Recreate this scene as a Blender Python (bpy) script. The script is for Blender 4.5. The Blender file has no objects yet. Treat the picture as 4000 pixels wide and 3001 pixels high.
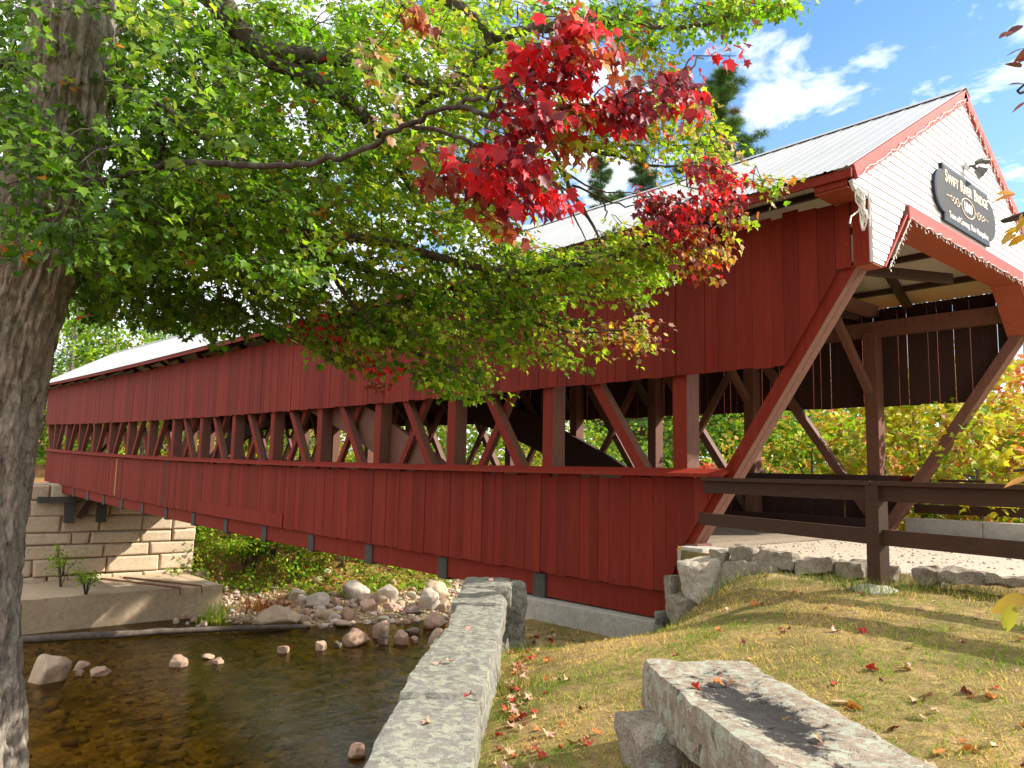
import bpy, bmesh, math, random
import numpy as np
from mathutils import Vector, Matrix, noise, geometry
RS = np.random.RandomState(7); random.seed(7)
SC = bpy.context.scene; COL = SC.collection

# ------------------------------------------------------------------ camera (eye at z = 0, bridge deck at z = -0.8)
FPX, PITCH, ROLL, YAW = 3027.77, 0.1171, 0.0209, 0.7212
EYE = np.array([1.3927, -8.0, 0.0])
_f = np.array([-math.cos(YAW)*math.cos(PITCH), math.sin(YAW)*math.cos(PITCH), math.sin(PITCH)])
_r = np.array([math.sin(YAW), math.cos(YAW), 0.0])
_u = np.cross(_r, _f)
CF = _f; CR = math.cos(ROLL)*_r + math.sin(ROLL)*_u; CU = -math.sin(ROLL)*_r + math.cos(ROLL)*_u
cam = bpy.data.cameras.new('camera'); camo = bpy.data.objects.new('camera', cam); COL.objects.link(camo)
cam.sensor_width = 36; cam.lens = 36*FPX/4000; cam.clip_start = 0.05; cam.clip_end = 3000
camo.matrix_world = Matrix(((CR[0], CU[0], -CF[0], EYE[0]), (CR[1], CU[1], -CF[1], EYE[1]), (CR[2], CU[2], -CF[2], EYE[2]), (0, 0, 0, 1)))
SC.camera = camo
K = 4000/2212
def ray(x, y): return CF + CR*((x-2000)/FPX) - CU*((y-1500.5)/FPX)
def at(x, y, d): return EYE + d*ray(x*K, y*K)                    # survey point (2212-wide photo) at distance d
def onx(x, y, X): r = ray(x, y); return EYE + r*((X-EYE[0])/r[0])
def ony(x, y, Y): r = ray(x, y); return EYE + r*((Y-EYE[1])/r[1])
def onz(x, y, Z): r = ray(x, y); return EYE + r*(Z/r[2])

# ------------------------------------------------------------------ materials
def nt(name):
    m = bpy.data.materials.new(name); m.use_nodes = True; t = m.node_tree; t.nodes.clear()
    out = t.nodes.new('ShaderNodeOutputMaterial'); return m, t, out
class T:
    """tiny node-tree writer"""
    def __init__(s, t): s.t = t
    def n(s, kind, ins=None, **kw):
        nd = s.t.nodes.new('ShaderNode'+kind)
        for k, v in kw.items(): setattr(nd, k, v)
        for k, v in (ins or {}).items():
            if hasattr(v, 'is_output') or isinstance(v, bpy.types.NodeSocket): s.t.links.new(v, nd.inputs[k])
            else: nd.inputs[k].default_value = v
        return nd
    def ramp(s, fac, stops, interp='LINEAR'):
        nd = s.t.nodes.new('ShaderNodeValToRGB'); cr = nd.color_ramp; cr.interpolation = interp
        while len(cr.elements) < len(stops): cr.elements.new(0.5)
        for e, (p, c) in zip(cr.elements, stops):
            e.position = p; e.color = (c, c, c, 1) if isinstance(c, (int, float)) else (*c, 1)
        s.t.links.new(fac, nd.inputs[0]); return nd.outputs[0]
    def mix(s, fac, a, b, mode='MIX'):
        nd = s.t.nodes.new('ShaderNodeMix'); nd.data_type = 'RGBA'; nd.blend_type = mode
        for k, v in ((0, fac), (6, a), (7, b)):
            if isinstance(v, bpy.types.NodeSocket): s.t.links.new(v, nd.inputs[k])
            else: nd.inputs[k].default_value = (*v, 1) if isinstance(v, tuple) else v
        return nd.outputs[2]
    def coord(s, scale=(1, 1, 1), kind='Object', rot=(0, 0, 0)):
        c = s.n('TexCoord'); m = s.n('Mapping', {'Vector': c.outputs[kind], 'Scale': scale, 'Rotation': rot}); return m.outputs[0]
    def noise(s, vec, scale, detail=5, rough=.6, dist=0):
        return s.n('TexNoise', {'Vector': vec, 'Scale': scale, 'Detail': detail, 'Roughness': rough, 'Distortion': dist}).outputs[0]
    def bump(s, h, strength, dist=.01): return s.n('Bump', {'Height': h, 'Strength': strength, 'Distance': dist}).outputs[0]
    def princ(s, col, rough=.6, spec=.3, normal=None, metal=0.0):
        ins = {'Base Color': (*col, 1) if isinstance(col, tuple) else col, 'Roughness': rough, 'Specular IOR Level': spec, 'Metallic': metal}
        nd = s.n('BsdfPrincipled', ins)
        if normal is not None: s.t.links.new(normal, nd.inputs['Normal'])
        return nd.outputs[0]
    def attr(s, name): return s.n('Attribute', attribute_name=name).outputs['Color']
    def end(s, out, sh): s.t.links.new(sh, out.inputs[0])

def mat_wood(name, col, dark, grain=(30, 30, 1.5), rough=.65, bump=.35, tint=True, wear=None, spec=.25, faded=None):
    """painted or bare boards; 'tint' is a per-board shade stored on the mesh"""
    m, t, out = nt(name); w = T(t)
    v = w.coord(grain); n1 = w.noise(v, 2.2, 6, .65); n2 = w.noise(w.coord((1, 1, 1)), 1.3, 4, .6)
    n3 = w.noise(w.coord((1, 1, 1)), 9, 4, .7)
    c = w.mix(w.ramp(n1, [(.35, 0), (.75, 1)]), tuple(dark), tuple(col))
    c = w.mix(w.ramp(n2, [(.4, 0), (.72, .45)]), c, tuple(x*.78 for x in col))
    c = w.mix(w.ramp(n3, [(.66, 0), (.8, .5)]), c, tuple(x*.6 for x in dark))
    if faded:                                               # sun-bleached streaks, knots and nail rust
        c = w.mix(w.ramp(w.noise(w.coord((5, 5, .35)), 2.2, 6, .7), [(.46, 0), (.74, .45)]), c, faded)
        vk = w.n('TexVoronoi', {'Vector': w.coord((1, 1, .55)), 'Scale': 2.6}).outputs[0]
        c = w.mix(w.ramp(vk, [(.018, .9), (.05, 0)]), c, tuple(x*.25 for x in dark))
        vl = w.n('TexVoronoi', {'Vector': w.coord((1, 1, .7), rot=(.1, .2, .3)), 'Scale': 3.1}).outputs[0]
        c = w.mix(w.ramp(vl, [(.03, .5), (.07, 0)]), c, faded)
    if wear: c = w.mix(w.ramp(w.noise(w.coord(tuple(g*.5 for g in grain)), 3, 5, .7), [(wear[1], 0), (wear[1]+.06, 1)]), c, wear[0])
    if tint: c = w.mix(1.0, c, w.attr('tint'), 'MULTIPLY')
    w.end(out, w.princ(c, rough, spec, w.bump(n1, bump, .006))); return m

def mat_stone(name, base, dark, light, scale=1.0, lichen=0.0, lich=(.47, .50, .38), black=0.0, rough=.9, bump=.6, stain=None):
    m, t, out = nt(name); w = T(t); v = w.coord((1, 1, 1))
    big = w.noise(v, 1.6*scale, 5, .6); mid = w.noise(v, 9*scale, 6, .7); fine = w.noise(v, 70*scale, 3, .7)
    c = w.mix(w.ramp(big, [(.3, 0), (.7, 1)]), tuple(base), tuple(light))
    c = w.mix(w.ramp(mid, [(.45, 0), (.7, .8)]), c, tuple(dark))
    c = w.mix(w.ramp(fine, [(.52, 0), (.66, .55)]), c, tuple(x*.45 for x in dark))
    c = w.mix(w.ramp(fine, [(.3, .5), (.42, 0)]), c, tuple(min(.75, x*1.5) for x in light))
    if black:
        b = w.noise(v, 5*scale, 7, .75, .4); c = w.mix(w.ramp(b, [(.62-black*.25, 0), (.68-black*.25, .85)]), c, (.03, .03, .033))
    if lichen:
        l = w.noise(w.coord((1, 1, 1), rot=(.4, .2, .9)), 7*scale, 8, .72, .5)
        lc = w.mix(w.noise(v, 30*scale, 3, .6), tuple(lich), tuple(x*.62 for x in lich))
        c = w.mix(w.ramp(l, [(.60-lichen*.22, 0), (.66-lichen*.22, .95)]), c, lc)
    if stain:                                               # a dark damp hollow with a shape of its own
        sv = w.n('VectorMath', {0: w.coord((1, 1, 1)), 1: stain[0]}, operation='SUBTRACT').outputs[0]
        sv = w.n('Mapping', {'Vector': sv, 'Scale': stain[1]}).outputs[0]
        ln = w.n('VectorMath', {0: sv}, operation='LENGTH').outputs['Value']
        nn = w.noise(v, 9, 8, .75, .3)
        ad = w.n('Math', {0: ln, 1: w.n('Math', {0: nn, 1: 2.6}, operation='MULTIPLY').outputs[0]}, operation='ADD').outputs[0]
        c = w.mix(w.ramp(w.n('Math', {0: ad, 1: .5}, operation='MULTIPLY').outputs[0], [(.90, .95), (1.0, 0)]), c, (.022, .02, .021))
    hh = w.n('Math', {0: mid, 1: fine}, operation='ADD').outputs[0]
    w.end(out, w.princ(c, rough, .2, w.bump(hh, bump, .02))); return m

def mat_leaf(name, trans=.42, gloss=.42, spec=.35):
    m, t, out = nt(name); w = T(t); col = w.attr('tint')
    tr = w.n('BsdfTranslucent', {'Color': w.mix(1.0, col, (1.12, 1.25, .7), 'MULTIPLY')}).outputs[0]
    pr = w.princ(col, gloss, spec)
    w.end(out, w.n('MixShader', {0: trans, 1: pr, 2: tr}).outputs[0]); return m

def mat_plain(name, col, rough=.5, spec=.3, metal=0.0, var=.25, scale=12, bump=.15):
    m, t, out = nt(name); w = T(t); n = w.noise(w.coord(), scale, 5, .65)
    c = w.mix(w.ramp(n, [(.3, 0), (.75, 1)]), tuple(x*(1-var) for x in col), tuple(min(1, x*(1+var*.5)) for x in col))
    w.end(out, w.princ(c, rough, spec, w.bump(n, bump, .004), metal)); return m

def mat_bark(name, a, b, c3, sc=(7, 7, 1.6), bump=1.0):
    m, t, out = nt(name); w = T(t); v = w.coord(sc)
    n1 = w.noise(v, 3.0, 8, .72, .6); n2 = w.noise(w.coord((2, 2, 2)), 2, 5, .6); n3 = w.noise(w.coord(), 26, 4, .7)
    c = w.ramp(n1, [(.3, tuple(x*.25 for x in a)), (.46, a), (.68, b)])
    c = w.mix(w.ramp(n2, [(.5, 0), (.68, .55)]), c, c3)
    c = w.mix(w.ramp(n3, [(.5, 0), (.72, .6)]), c, tuple(x*.35 for x in a))
    w.end(out, w.princ(c, .95, .1, w.bump(n1, bump, .03))); return m

M = {}
M['red'] = mat_wood('red_paint', (.225, .0225, .0095), (.155, .014, .0065), spec=.15, faded=(.27, .038, .022))
M['redtrim'] = mat_wood('red_trim_paint', (.50, .075, .06), (.38, .05, .04), grain=(6, 2, 6), wear=((.50, .30, .25), .68))
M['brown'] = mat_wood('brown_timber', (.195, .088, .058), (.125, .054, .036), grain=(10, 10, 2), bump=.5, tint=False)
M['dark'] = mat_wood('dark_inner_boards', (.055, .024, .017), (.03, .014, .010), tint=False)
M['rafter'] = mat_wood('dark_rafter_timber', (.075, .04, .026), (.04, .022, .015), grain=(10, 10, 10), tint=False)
M['soffit'] = mat_wood('rust_soffit_paint', (.32, .075, .03), (.24, .05, .02), grain=(6, 6, 6), tint=False)
M['grey_wood'] = mat_wood('weathered_grey_timber', (.085, .078, .072), (.04, .037, .034), grain=(12, 12, 5), tint=False, bump=.6)
M['fence'] = mat_wood('dark_brown_fence_paint', (.062, .026, .011), (.036, .016, .008), grain=(1.2, 14, 14), tint=False, wear=((.24, .15, .06), .70))
M['deckw'] = mat_wood('worn_deck_planks', (.34, .27, .19), (.20, .155, .11), grain=(2, 14, 14))
M['white'] = mat_wood('white_clapboard_paint', (.80, .80, .81), (.74, .74, .75), grain=(4, 1.2, 14), rough=.55, bump=.2, tint=False)
M['rust'] = mat_plain('rusty_flashing', (.42, .19, .05), .6)
M['concrete'] = mat_stone('concrete', (.40, .37, .31), (.30, .27, .22), (.46, .43, .37), .8, bump=.25)
M['tan_concrete'] = mat_stone('stained_concrete', (.44, .315, .19), (.30, .235, .16), (.50, .38, .25), .6, bump=.3)
M['granite'] = mat_stone('granite_masonry', (.50, .38, .25), (.38, .285, .19), (.57, .45, .32), .6, bump=.3)
M['wallstone'] = mat_stone('lichen_wall_stone', (.21, .19, .165), (.12, .11, .095), (.27, .245, .21), 2.0, lichen=.50, lich=(.40, .405, .30), black=.10)
M['knobstone'] = mat_stone('dark_lichen_stone', (.17, .165, .15), (.08, .08, .075), (.24, .23, .2), 1.0, lichen=.25, lich=(.30, .35, .24), black=.25)
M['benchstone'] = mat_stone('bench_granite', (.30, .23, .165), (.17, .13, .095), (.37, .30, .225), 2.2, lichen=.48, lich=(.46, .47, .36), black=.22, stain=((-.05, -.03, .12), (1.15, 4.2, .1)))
M['roughstone'] = mat_stone('rough_granite', (.29, .235, .17), (.15, .12, .09), (.37, .31, .24), 1.2, lichen=.12, bump=.8)
M['pinkrock'] = mat_stone('pink_river_rock', (.40, .25, .165), (.28, .17, .115), (.47, .32, .22), .5, bump=.35, rough=.75)
M['tanrock'] = mat_stone('tan_river_rock', (.44, .31, .195), (.31, .215, .135), (.51, .39, .27), .5, bump=.35, rough=.8)
M['greyrock'] = mat_stone('pale_river_rock', (.44, .37, .28), (.31, .255, .19), (.52, .455, .36), .5, bump=.35, rough=.85)
M['darkrock'] = mat_stone('wet_dark_rock', (.17, .115, .085), (.09, .065, .05), (.24, .17, .13), .5, bump=.35, rough=.5)
M['leaf'] = mat_leaf('maple_leaf', .55); M['bgleaf'] = mat_leaf('wood_leaf', .35, .6, .2); M['needle'] = mat_leaf('pine_needle', .15, .6, .2)
M['dryleaf'] = mat_leaf('dry_leaf', .12, .6, .2); M['grass'] = mat_leaf('grass_blade', .35, .7, .1)
M['bark'] = mat_bark('maple_bark', (.31, .255, .205), (.52, .455, .38), (.31, .315, .245), (10, 10, 3.0))
M['limb'] = mat_bark('limb_bark', (.07, .056, .043), (.14, .115, .09), (.17, .165, .14), (9, 9, 9), .6)
M['greybark'] = mat_bark('grey_bark', (.17, .14, .11), (.30, .26, .21), (.22, .2, .17), (9, 9, 3), .6)
M['signpaint'] = mat_plain('dark_sign_paint', (.022, .023, .026), .55, .2, var=.1)
M['signblue'] = mat_plain('blue_sign_edge', (.06, .19, .36), .5, var=.1)
M['cream'] = mat_plain('cream_lettering', (.82, .70, .50), .5, var=.05)
M['letters'] = mat_plain('white_lettering', (.80, .78, .74), .5, var=.05)
M['bronze'] = mat_plain('dark_bronze_metal', (.10, .095, .085), .4, .5)
M['lens'] = mat_plain('frosted_lamp_glass', (.62, .62, .58), .3, .5)
M['wire'] = mat_plain('white_light_wire', (.74, .72, .66), .5)
M['log'] = mat_plain('bleached_drift_log', (.13, .10, .075), .8, var=.5, scale=5)
M['iron'] = mat_plain('rusty_iron', (.22, .09, .045), .8)

m_, t_, o_ = nt('pebble_stone'); w = T(t_); w.end(o_, w.princ(w.mix(w.ramp(w.noise(w.coord(), 9, 4, .7), [(.3, 0), (.7, .5)]), w.attr('tint'), (.2, .15, .11)), .85, .2)); M['pebble'] = m_
def roof_mat(name, col, rough, metal):
    m, t, out = nt(name); w = T(t)
    n = w.noise(w.coord((1, .35, .35)), 2.2, 5, .6); n2 = w.noise(w.coord((9, .8, .8)), 3, 4, .6)
    c = w.mix(w.ramp(n, [(.35, 0), (.7, 1)]), tuple(x*.86 for x in col), tuple(col))
    c = w.mix(w.ramp(n2, [(.55, 0), (.75, .35)]), c, tuple(x*.7 for x in col))
    w.end(out, w.princ(c, rough, .4, None, metal)); return m
M['roof'] = roof_mat('galvanised_roof_sheet', (.43, .43, .42), .5, .0)
M['roofunder'] = roof_mat('cream_roof_underside', (.55, .47, .36), .6, 0)

# ------------------------------------------------------------------ object helpers
def tag(o, label=None, cat=None, group=None, kind=None):
    for k, v in (('label', label), ('category', cat), ('group', group), ('kind', kind)):
        if v: o[k] = v
    return o
def empty(name, loc, label, cat, group=None):
    o = bpy.data.objects.new(name, None); COL.objects.link(o); o.location = Vector([float(c) for c in loc]); o.empty_display_size = .2
    return tag(o, label, cat, group)
def link(name, me, parent=None, mats=(), world=True, label=None):
    o = bpy.data.objects.new(name, me); COL.objects.link(o)
    for m in mats: me.materials.append(m)
    if parent is not None:
        o.parent = parent
        if world: o.matrix_parent_inverse = Matrix.Translation(-parent.location)
    if label: o['label'] = label
    return o
def sag(X): return .0004*X*X
class MB:
    def __init__(s): s.v = []; s.f = []; s.mi = []; s.t = []; s.cur = 1.0
    def add(s, vs, fs, mi=0):
        b = len(s.v); s.v += [tuple(map(float, p)) for p in vs]; s.t += [s.cur]*len(vs)
        for k, f in enumerate(fs): s.f.append([b+i for i in f]); s.mi.append(mi if isinstance(mi, int) else mi[k])
    def box(s, lo, hi, mi=0):
        x0, y0, z0 = lo; x1, y1, z1 = hi
        s.add([(x0,y0,z0),(x1,y0,z0),(x1,y1,z0),(x0,y1,z0),(x0,y0,z1),(x1,y0,z1),(x1,y1,z1),(x0,y1,z1)],
              [(0,3,2,1),(4,5,6,7),(0,1,5,4),(1,2,6,5),(2,3,7,6),(3,0,4,7)], mi)
    def beam(s, p0, p1, w, h, up=(0, 0, 1), mi=0, seg=1):
        """bar from p0 to p1; w across, h along 'up'"""
        p0 = np.array(p0, float); p1 = np.array(p1, float); d = p1-p0; d /= np.linalg.norm(d)
        u = np.array(up, float); u = u-d*(u@d); u /= np.linalg.norm(u); r = np.cross(d, u)
        vs = []
        for i in range(seg+1):
            c = p0+(p1-p0)*i/seg
            vs += [c-r*w/2-u*h/2, c+r*w/2-u*h/2, c+r*w/2+u*h/2, c-r*w/2+u*h/2]
        fs = [(0, 1, 2, 3), tuple(4*seg+i for i in (3, 2, 1, 0))]; mm = [mi, mi]
        for i in range(seg):
            for k in range(4):
                fs.append((4*i+k, 4*i+4+k, 4*i+4+(k+1) % 4, 4*i+(k+1) % 4)); mm.append(mi)
        s.add(vs, fs, mm)
    def prism(s, poly, a, b, mi=0):
        """poly: list of 3D points, pushed from offset a to offset b (vectors)"""
        a = np.array(a, float); b = np.array(b, float); n = len(poly)
        vs = [np.array(p, float)+a for p in poly]+[np.array(p, float)+b for p in poly]
        fs = [tuple(range(n)), tuple(range(2*n-1, n-1, -1))]+[(i, n+i, n+(i+1) % n, (i+1) % n) for i in range(n)]
        s.add(vs, fs, mi)
    def tube(s, path, rad, seg=8, mi=0, cap=True):
        path = [np.array(p, float) for p in path]; n = len(path)
        if not hasattr(rad, '__len__'): rad = [rad]*n
        vs = []; prev = None
        for i, p in enumerate(path):
            d = path[min(i+1, n-1)]-path[max(i-1, 0)]; L = np.linalg.norm(d); d = d/L if L > 1e-9 else np.array([0, 0, 1.])
            if prev is None: a = np.cross(d, (0, 0, 1.)) if abs(d[2]) < .9 else np.cross(d, (1., 0, 0))
            else: a = prev-d*(prev@d)
            a /= np.linalg.norm(a); prev = a; b = np.cross(d, a)
            for k in range(seg):
                th = 2*math.pi*k/seg; vs.append(p+rad[i]*(a*math.cos(th)+b*math.sin(th)))
        fs = [(i*seg+k, i*seg+(k+1) % seg, (i+1)*seg+(k+1) % seg, (i+1)*seg+k) for i in range(n-1) for k in range(seg)]
        if cap: fs += [tuple(range(seg-1, -1, -1)), tuple((n-1)*seg+k for k in range(seg))]
        s.add(vs, fs, mi)
    def build(s, name, mats, parent=None, curve=False, smooth=False, bevel=0, label=None):
        me = bpy.data.meshes.new(name); v = s.v
        if curve: v = [(x, y, z+sag(x)) for x, y, z in v]
        me.from_pydata(v, [], s.f); me.update()
        a = me.attributes.new('tint', 'FLOAT_COLOR', 'POINT')
        arr = np.ones((len(v), 4), np.float32); arr[:, :3] = np.array([t if hasattr(t, '__len__') else (t, t, t) for t in s.t], np.float32)
        a.data.foreach_set('color', arr.ravel())
        bm = bmesh.new(); bm.from_mesh(me); bmesh.ops.recalc_face_normals(bm, faces=bm.faces); bm.to_mesh(me); bm.free()
        me.polygons.foreach_set('material_index', np.array(s.mi, np.int32))
        if smooth: me.polygons.foreach_set('use_smooth', np.ones(len(me.polygons), bool))
        o = link(name, me, parent, mats if isinstance(mats, (list, tuple)) else [mats], label=label)
        if bevel:
            b = o.modifiers.new('edge', 'BEVEL'); b.width = bevel; b.segments = 2; b.limit_method = 'ANGLE'
        return o

def np_mesh(name, verts, tris, col, mat, parent=None, smooth=False, nper=3):
    me = bpy.data.meshes.new(name); nv, nf = len(verts), len(tris)
    me.vertices.add(nv); me.vertices.foreach_set('co', np.asarray(verts, np.float32).ravel())
    me.loops.add(nf*nper); me.loops.foreach_set('vertex_index', np.asarray(tris, np.int32).ravel())
    me.polygons.add(nf); me.polygons.foreach_set('loop_start', np.arange(0, nf*nper, nper, dtype=np.int32))
    if smooth: me.polygons.foreach_set('use_smooth', np.ones(nf, bool))
    me.update(calc_edges=True)
    if col is not None:
        a = me.attributes.new('tint', 'FLOAT_COLOR', 'POINT'); c = np.ones((nv, 4), np.float32); c[:, :3] = col; a.data.foreach_set('color', c.ravel())
    return link(name, me, parent, [mat])

# ---- leaf templates (x across, y along the midrib, z out of the blade)
def _tmpl(right):
    pts = [(0, 0)]+right+[(0, 1.0)]+[(-x, y) for x, y in reversed(right)]
    ctr = (0, .45); P = [ctr]+pts; n = len(pts)
    V = np.array([(x, y, .22*abs(x)-.25*max(0, y-.35)**2) for x, y in P])
    F = [(0, 1+i, 1+(i+1) % n) for i in range(n)]
    return V, np.array(F)
MAPLE = _tmpl([(.20, .00), (.44, .14), (.34, .30), (.58, .60), (.27, .58), (.17, .74)])
OVAL = _tmpl([(.16, .12), (.24, .38), (.20, .66), (.09, .88)])
LEAFLET = (np.array([(0, 0, 0), (.36, .42, .10), (0, 1, -.08), (-.36, .42, .10)], float), np.array([(0, 1, 2), (0, 2, 3)]))
BLADE = (np.array([(-.5, 0, 0), (.5, 0, 0), (.12, 1, 0)], float), np.array([(0, 1, 2)]))
def _tuft(n=9):
    V = []; F = []; r = np.random.RandomState(3)
    for i in range(n):
        d = r.normal(size=3)*.55+np.array([0, 1.0, 0]); d /= np.linalg.norm(d); s_ = np.cross(d, r.normal(size=3)); s_ /= np.linalg.norm(s_)
        b = len(V); V += [-s_*.022, s_*.022, d*(.8+.3*r.rand())]; F.append((b, b+1, b+2))
    return np.array(V), np.array(F)
TUFT = _tuft()
def frames(dirs, ups):
    y = dirs/np.linalg.norm(dirs, axis=1, keepdims=True)
    x = np.cross(y, ups); L = np.linalg.norm(x, axis=1, keepdims=True); x = np.where(L < 1e-4, np.array([[1., 0, 0]]), x/np.maximum(L, 1e-6))
    z = np.cross(x, y); return np.stack([x, y, z], axis=2)
def leaves(name, pos, R, size, col, tmpl, mat, parent=None, kind=None):
    V, F = tmpl; N = len(pos); size = np.broadcast_to(np.asarray(size, float).reshape(-1, 1) if np.ndim(size) else np.full((1, 1), size), (N, 1))
    W = np.einsum('nij,kj->nki', R, V)*size[:, None, :]+pos[:, None, :]
    tr = (F[None]+(np.arange(N)*len(V))[:, None, None]).reshape(-1, 3)
    o = np_mesh(name, W.reshape(-1, 3), tr, np.repeat(col, len(V), axis=0), mat, parent)
    if kind: o['kind'] = kind
    return o
def pick(pal, n, rs=RS):
    cs = np.array([c for c, w in pal]); ws = np.array([w for c, w in pal], float); i = rs.choice(len(cs), n, p=ws/ws.sum())
    return cs[i]*(rs.normal(1, .16, (n, 1)).clip(.6, 1.5))*rs.normal(1, .06, (n, 3)).clip(.8, 1.2)
def unit(a): return a/np.linalg.norm(a, axis=-1, keepdims=True)

# ------------------------------------------------------------------ terrain
WATER = -6.3
BANK = np.array([(12, -18.0), (1.9, -9.05), (-6.15, -1.95), (-8.0, -.9), (-8.1, 7), (-9.5, 12), (-16, 18), (-24, 24), (-40, 34), (-90, 60)], float)
SHORE = np.array([(-60, -60), (-42, -25), (-33.2, -7), (-32.9, 4.5), (-31.0, 5.2), (-28.3, 7.2), (-26.4, 12.8), (-27.5, 18), (-34, 24.5), (-60, 36), (-110, 60)], float)
def sdist(X, Y, L):
    """signed distance to a polyline: > 0 on its left"""
    best = np.full(X.shape, 1e18); sg = np.zeros(X.shape)
    for a, b in zip(L[:-1], L[1:]):
        d = b-a; t = np.clip(((X-a[0])*d[0]+(Y-a[1])*d[1])/(d@d), 0, 1)
        px, py = a[0]+t*d[0], a[1]+t*d[1]; q = (X-px)**2+(Y-py)**2
        cr = d[0]*(Y-a[1])-d[1]*(X-a[0]); m = q < best-1e-9
        best = np.where(m, q, best); sg = np.where(m, np.sign(cr), sg)
    return np.sqrt(best)*np.where(sg == 0, 1, sg)
CP = np.array([(-1.75,-.85,-.95),(.5,-1.1,-.95),(3,-1.3,-.95),(7,-2,-.95),(-3.2,-.75,-1.0),(-2.6,-.5,-.95),(-4.2,-.95,-1.78),(-4.0,-1.6,-1.78),(-3.5,-1.3,-1.42),
 (-5,-.6,-2.04),(-6.5,-.6,-2.08),(-5.5,-1.4,-2.02),(-6.0,-1.8,-2.05),(-3.57,-2.66,-1.5),(-4.3,-2.8,-1.7),(-3.1,-2.2,-1.38),(-1.44,-5.72,-1.5),(-2.28,-4.89,-1.56),
 (-3.4,-3.7,-1.64),(-4.6,-2.9,-1.76),(-5.4,-2.2,-1.98),(-1.2,-4.9,-1.38),(0,-5.6,-1.40),(-.5,-3.5,-1.2),(1,-4,-1.16),(1.4,-8,-1.55),(4,-6,-1.2),(5,-3,-1.03),(-1.7,-3.2,-1.2),
 (-1.5,-2,-1.05),(.5,-2.2,-1.03),(-2.6,-4.2,-1.48),(8,-12,-1.5),(3,-10,-1.6),(-8,-1,-2.25),(-7.5,-3,-2.4),(-7.1,-.4,-2.12),(-9,-2,-2.6),(-6.4,-2.6,-2.2)], float)
def _U(r2): return np.where(r2 > 1e-12, r2*np.log(np.maximum(r2, 1e-12)), 0)
def _tps():
    n = len(CP); A = np.zeros((n+3, n+3)); d = CP[:, None, :2]-CP[None, :, :2]; A[:n, :n] = _U((d**2).sum(2))+np.eye(n)*.02
    A[:n, n] = 1; A[:n, n+1:] = CP[:, :2]; A[n:, :n] = A[:n, n:].T
    b = np.zeros(n+3); b[:n] = CP[:, 2]; return np.linalg.solve(A, b)
TP = _tps()
def tps(X, Y):
    z = TP[-3]+TP[-2]*X+TP[-1]*Y
    for (cx, cy, _), w_ in zip(CP, TP): z = z+w_*_U((X-cx)**2+(Y-cy)**2)
    return z
def vnoise(X, Y, s, oct=3, seed=0.0):
    out = np.zeros(X.shape); rs = np.random.RandomState(int(seed*10)+1); a = 1.0
    for o in range(oct):
        for k in range(3):
            th = rs.rand()*6.28; ph = rs.rand()*6.28; fr = (2**o)/s*(.7+.6*rs.rand())
            ph2 = rs.rand()*6.28; th2 = rs.rand()*6.28
            out += a*np.sin((X*math.cos(th)+Y*math.sin(th))*fr*6.28+ph+1.7*np.sin((X*math.cos(th2)+Y*math.sin(th2))*fr*3.9+ph2))
        a *= .5
    return out/4.0
def smooth(a, b, x): t = np.clip((x-a)/(b-a), 0, 1); return t*t*(3-2*t)
def terrain(X, Y, full=False):
    X = np.asarray(X, float); Y = np.asarray(Y, float)
    db = sdist(X, Y, BANK); ds = sdist(X, Y, SHORE)                   
    near = db; e = ds                                                 # near > 0: beyond the near bank's edge; e > 0: far side
    inn = smooth(13.5, 9.5, np.hypot(X+1, Y+4))
    lawn = inn*tps(np.clip(X, -9, 9), np.clip(Y, -13, -.3))+(1-inn)*(-1.05-.02*np.maximum(0, -Y-6)+.25*vnoise(X, Y, 14))
    road = (Y > -.36) & (Y < 6.0)
    rd = smooth(-4.0, -4.6, X)
    lawn = np.where(Y > -.36, np.where(Y < 6.0, np.where(X > -4.35, -.845-.012*np.maximum(0, X), -2.06), -1.15-.10*np.maximum(0, Y-6.3)+.2*vnoise(X, Y, 6)), lawn)
    lawn = np.where((Y >= 6.0) & (Y < 8), np.minimum(lawn, -1.0), lawn)
    back = smooth(12, 60, np.hypot(X, Y-6)) * (Y > 6)
    lawn = lawn+back*(3.5+1.5*vnoise(X, Y, 40))
    dep = (X-EYE[0])*CF[0]+(Y-EYE[1])*CF[1]
    bed = WATER-.40-.25*smooth(0, 5, near)*smooth(0, 5, -e)+.14*vnoise(X, Y, 1.6, 3, 1)+.10*vnoise(X, Y, .5, 2, 2)
    slope = np.where(Y < 4, -2.75-.43*np.maximum(0, dep-5.0), -1.9-.8*near)-.35*np.minimum(near, 1.5)
    river = np.maximum(bed, slope)
    far = WATER-.05+.13*np.clip(e, 0, 7)+.36*np.clip(e-5.0, 0, 12)+.05*np.clip(e-17, 0, 400)+.10*vnoise(X, Y, 1.1, 3, 3)*smooth(0, 2, e)+smooth(8, 14, e)*.35*vnoise(X, Y, 5, 3, 4)+smooth(40, 160, e)*8*(1+vnoise(X, Y, 150, 2, 5))
    far = np.where((X < -38.8) & (Y > -1.6) & (Y < 5.7), -.95, far)
    z = np.where(near > 0, np.where(e > 0, np.maximum(far, river), np.maximum(river, np.minimum(bed, WATER-.25))), lawn)
    z = np.where((near > 0) & (e <= 0), np.maximum(z, WATER-.9), z)
    if not full: return z
    return z, near, e
def axis(parts):
    out = []
    for a, b, s_ in parts: out += list(np.arange(a, b, s_))
    return np.array(out+[parts[-1][1]])
AX = axis([(-400,-120,20),(-120,-60,4),(-60,-38,1.0),(-38,-24,.35),(-24,-9,.5),(-9,3,.11),(3,12,.5),(12,60,4),(60,400,20)])
AY = axis([(-300,-60,20),(-60,-16,3),(-16,-8,.5),(-8,.6,.11),(.6,26,.4),(26,60,2),(60,140,6),(140,500,20)])
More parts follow.
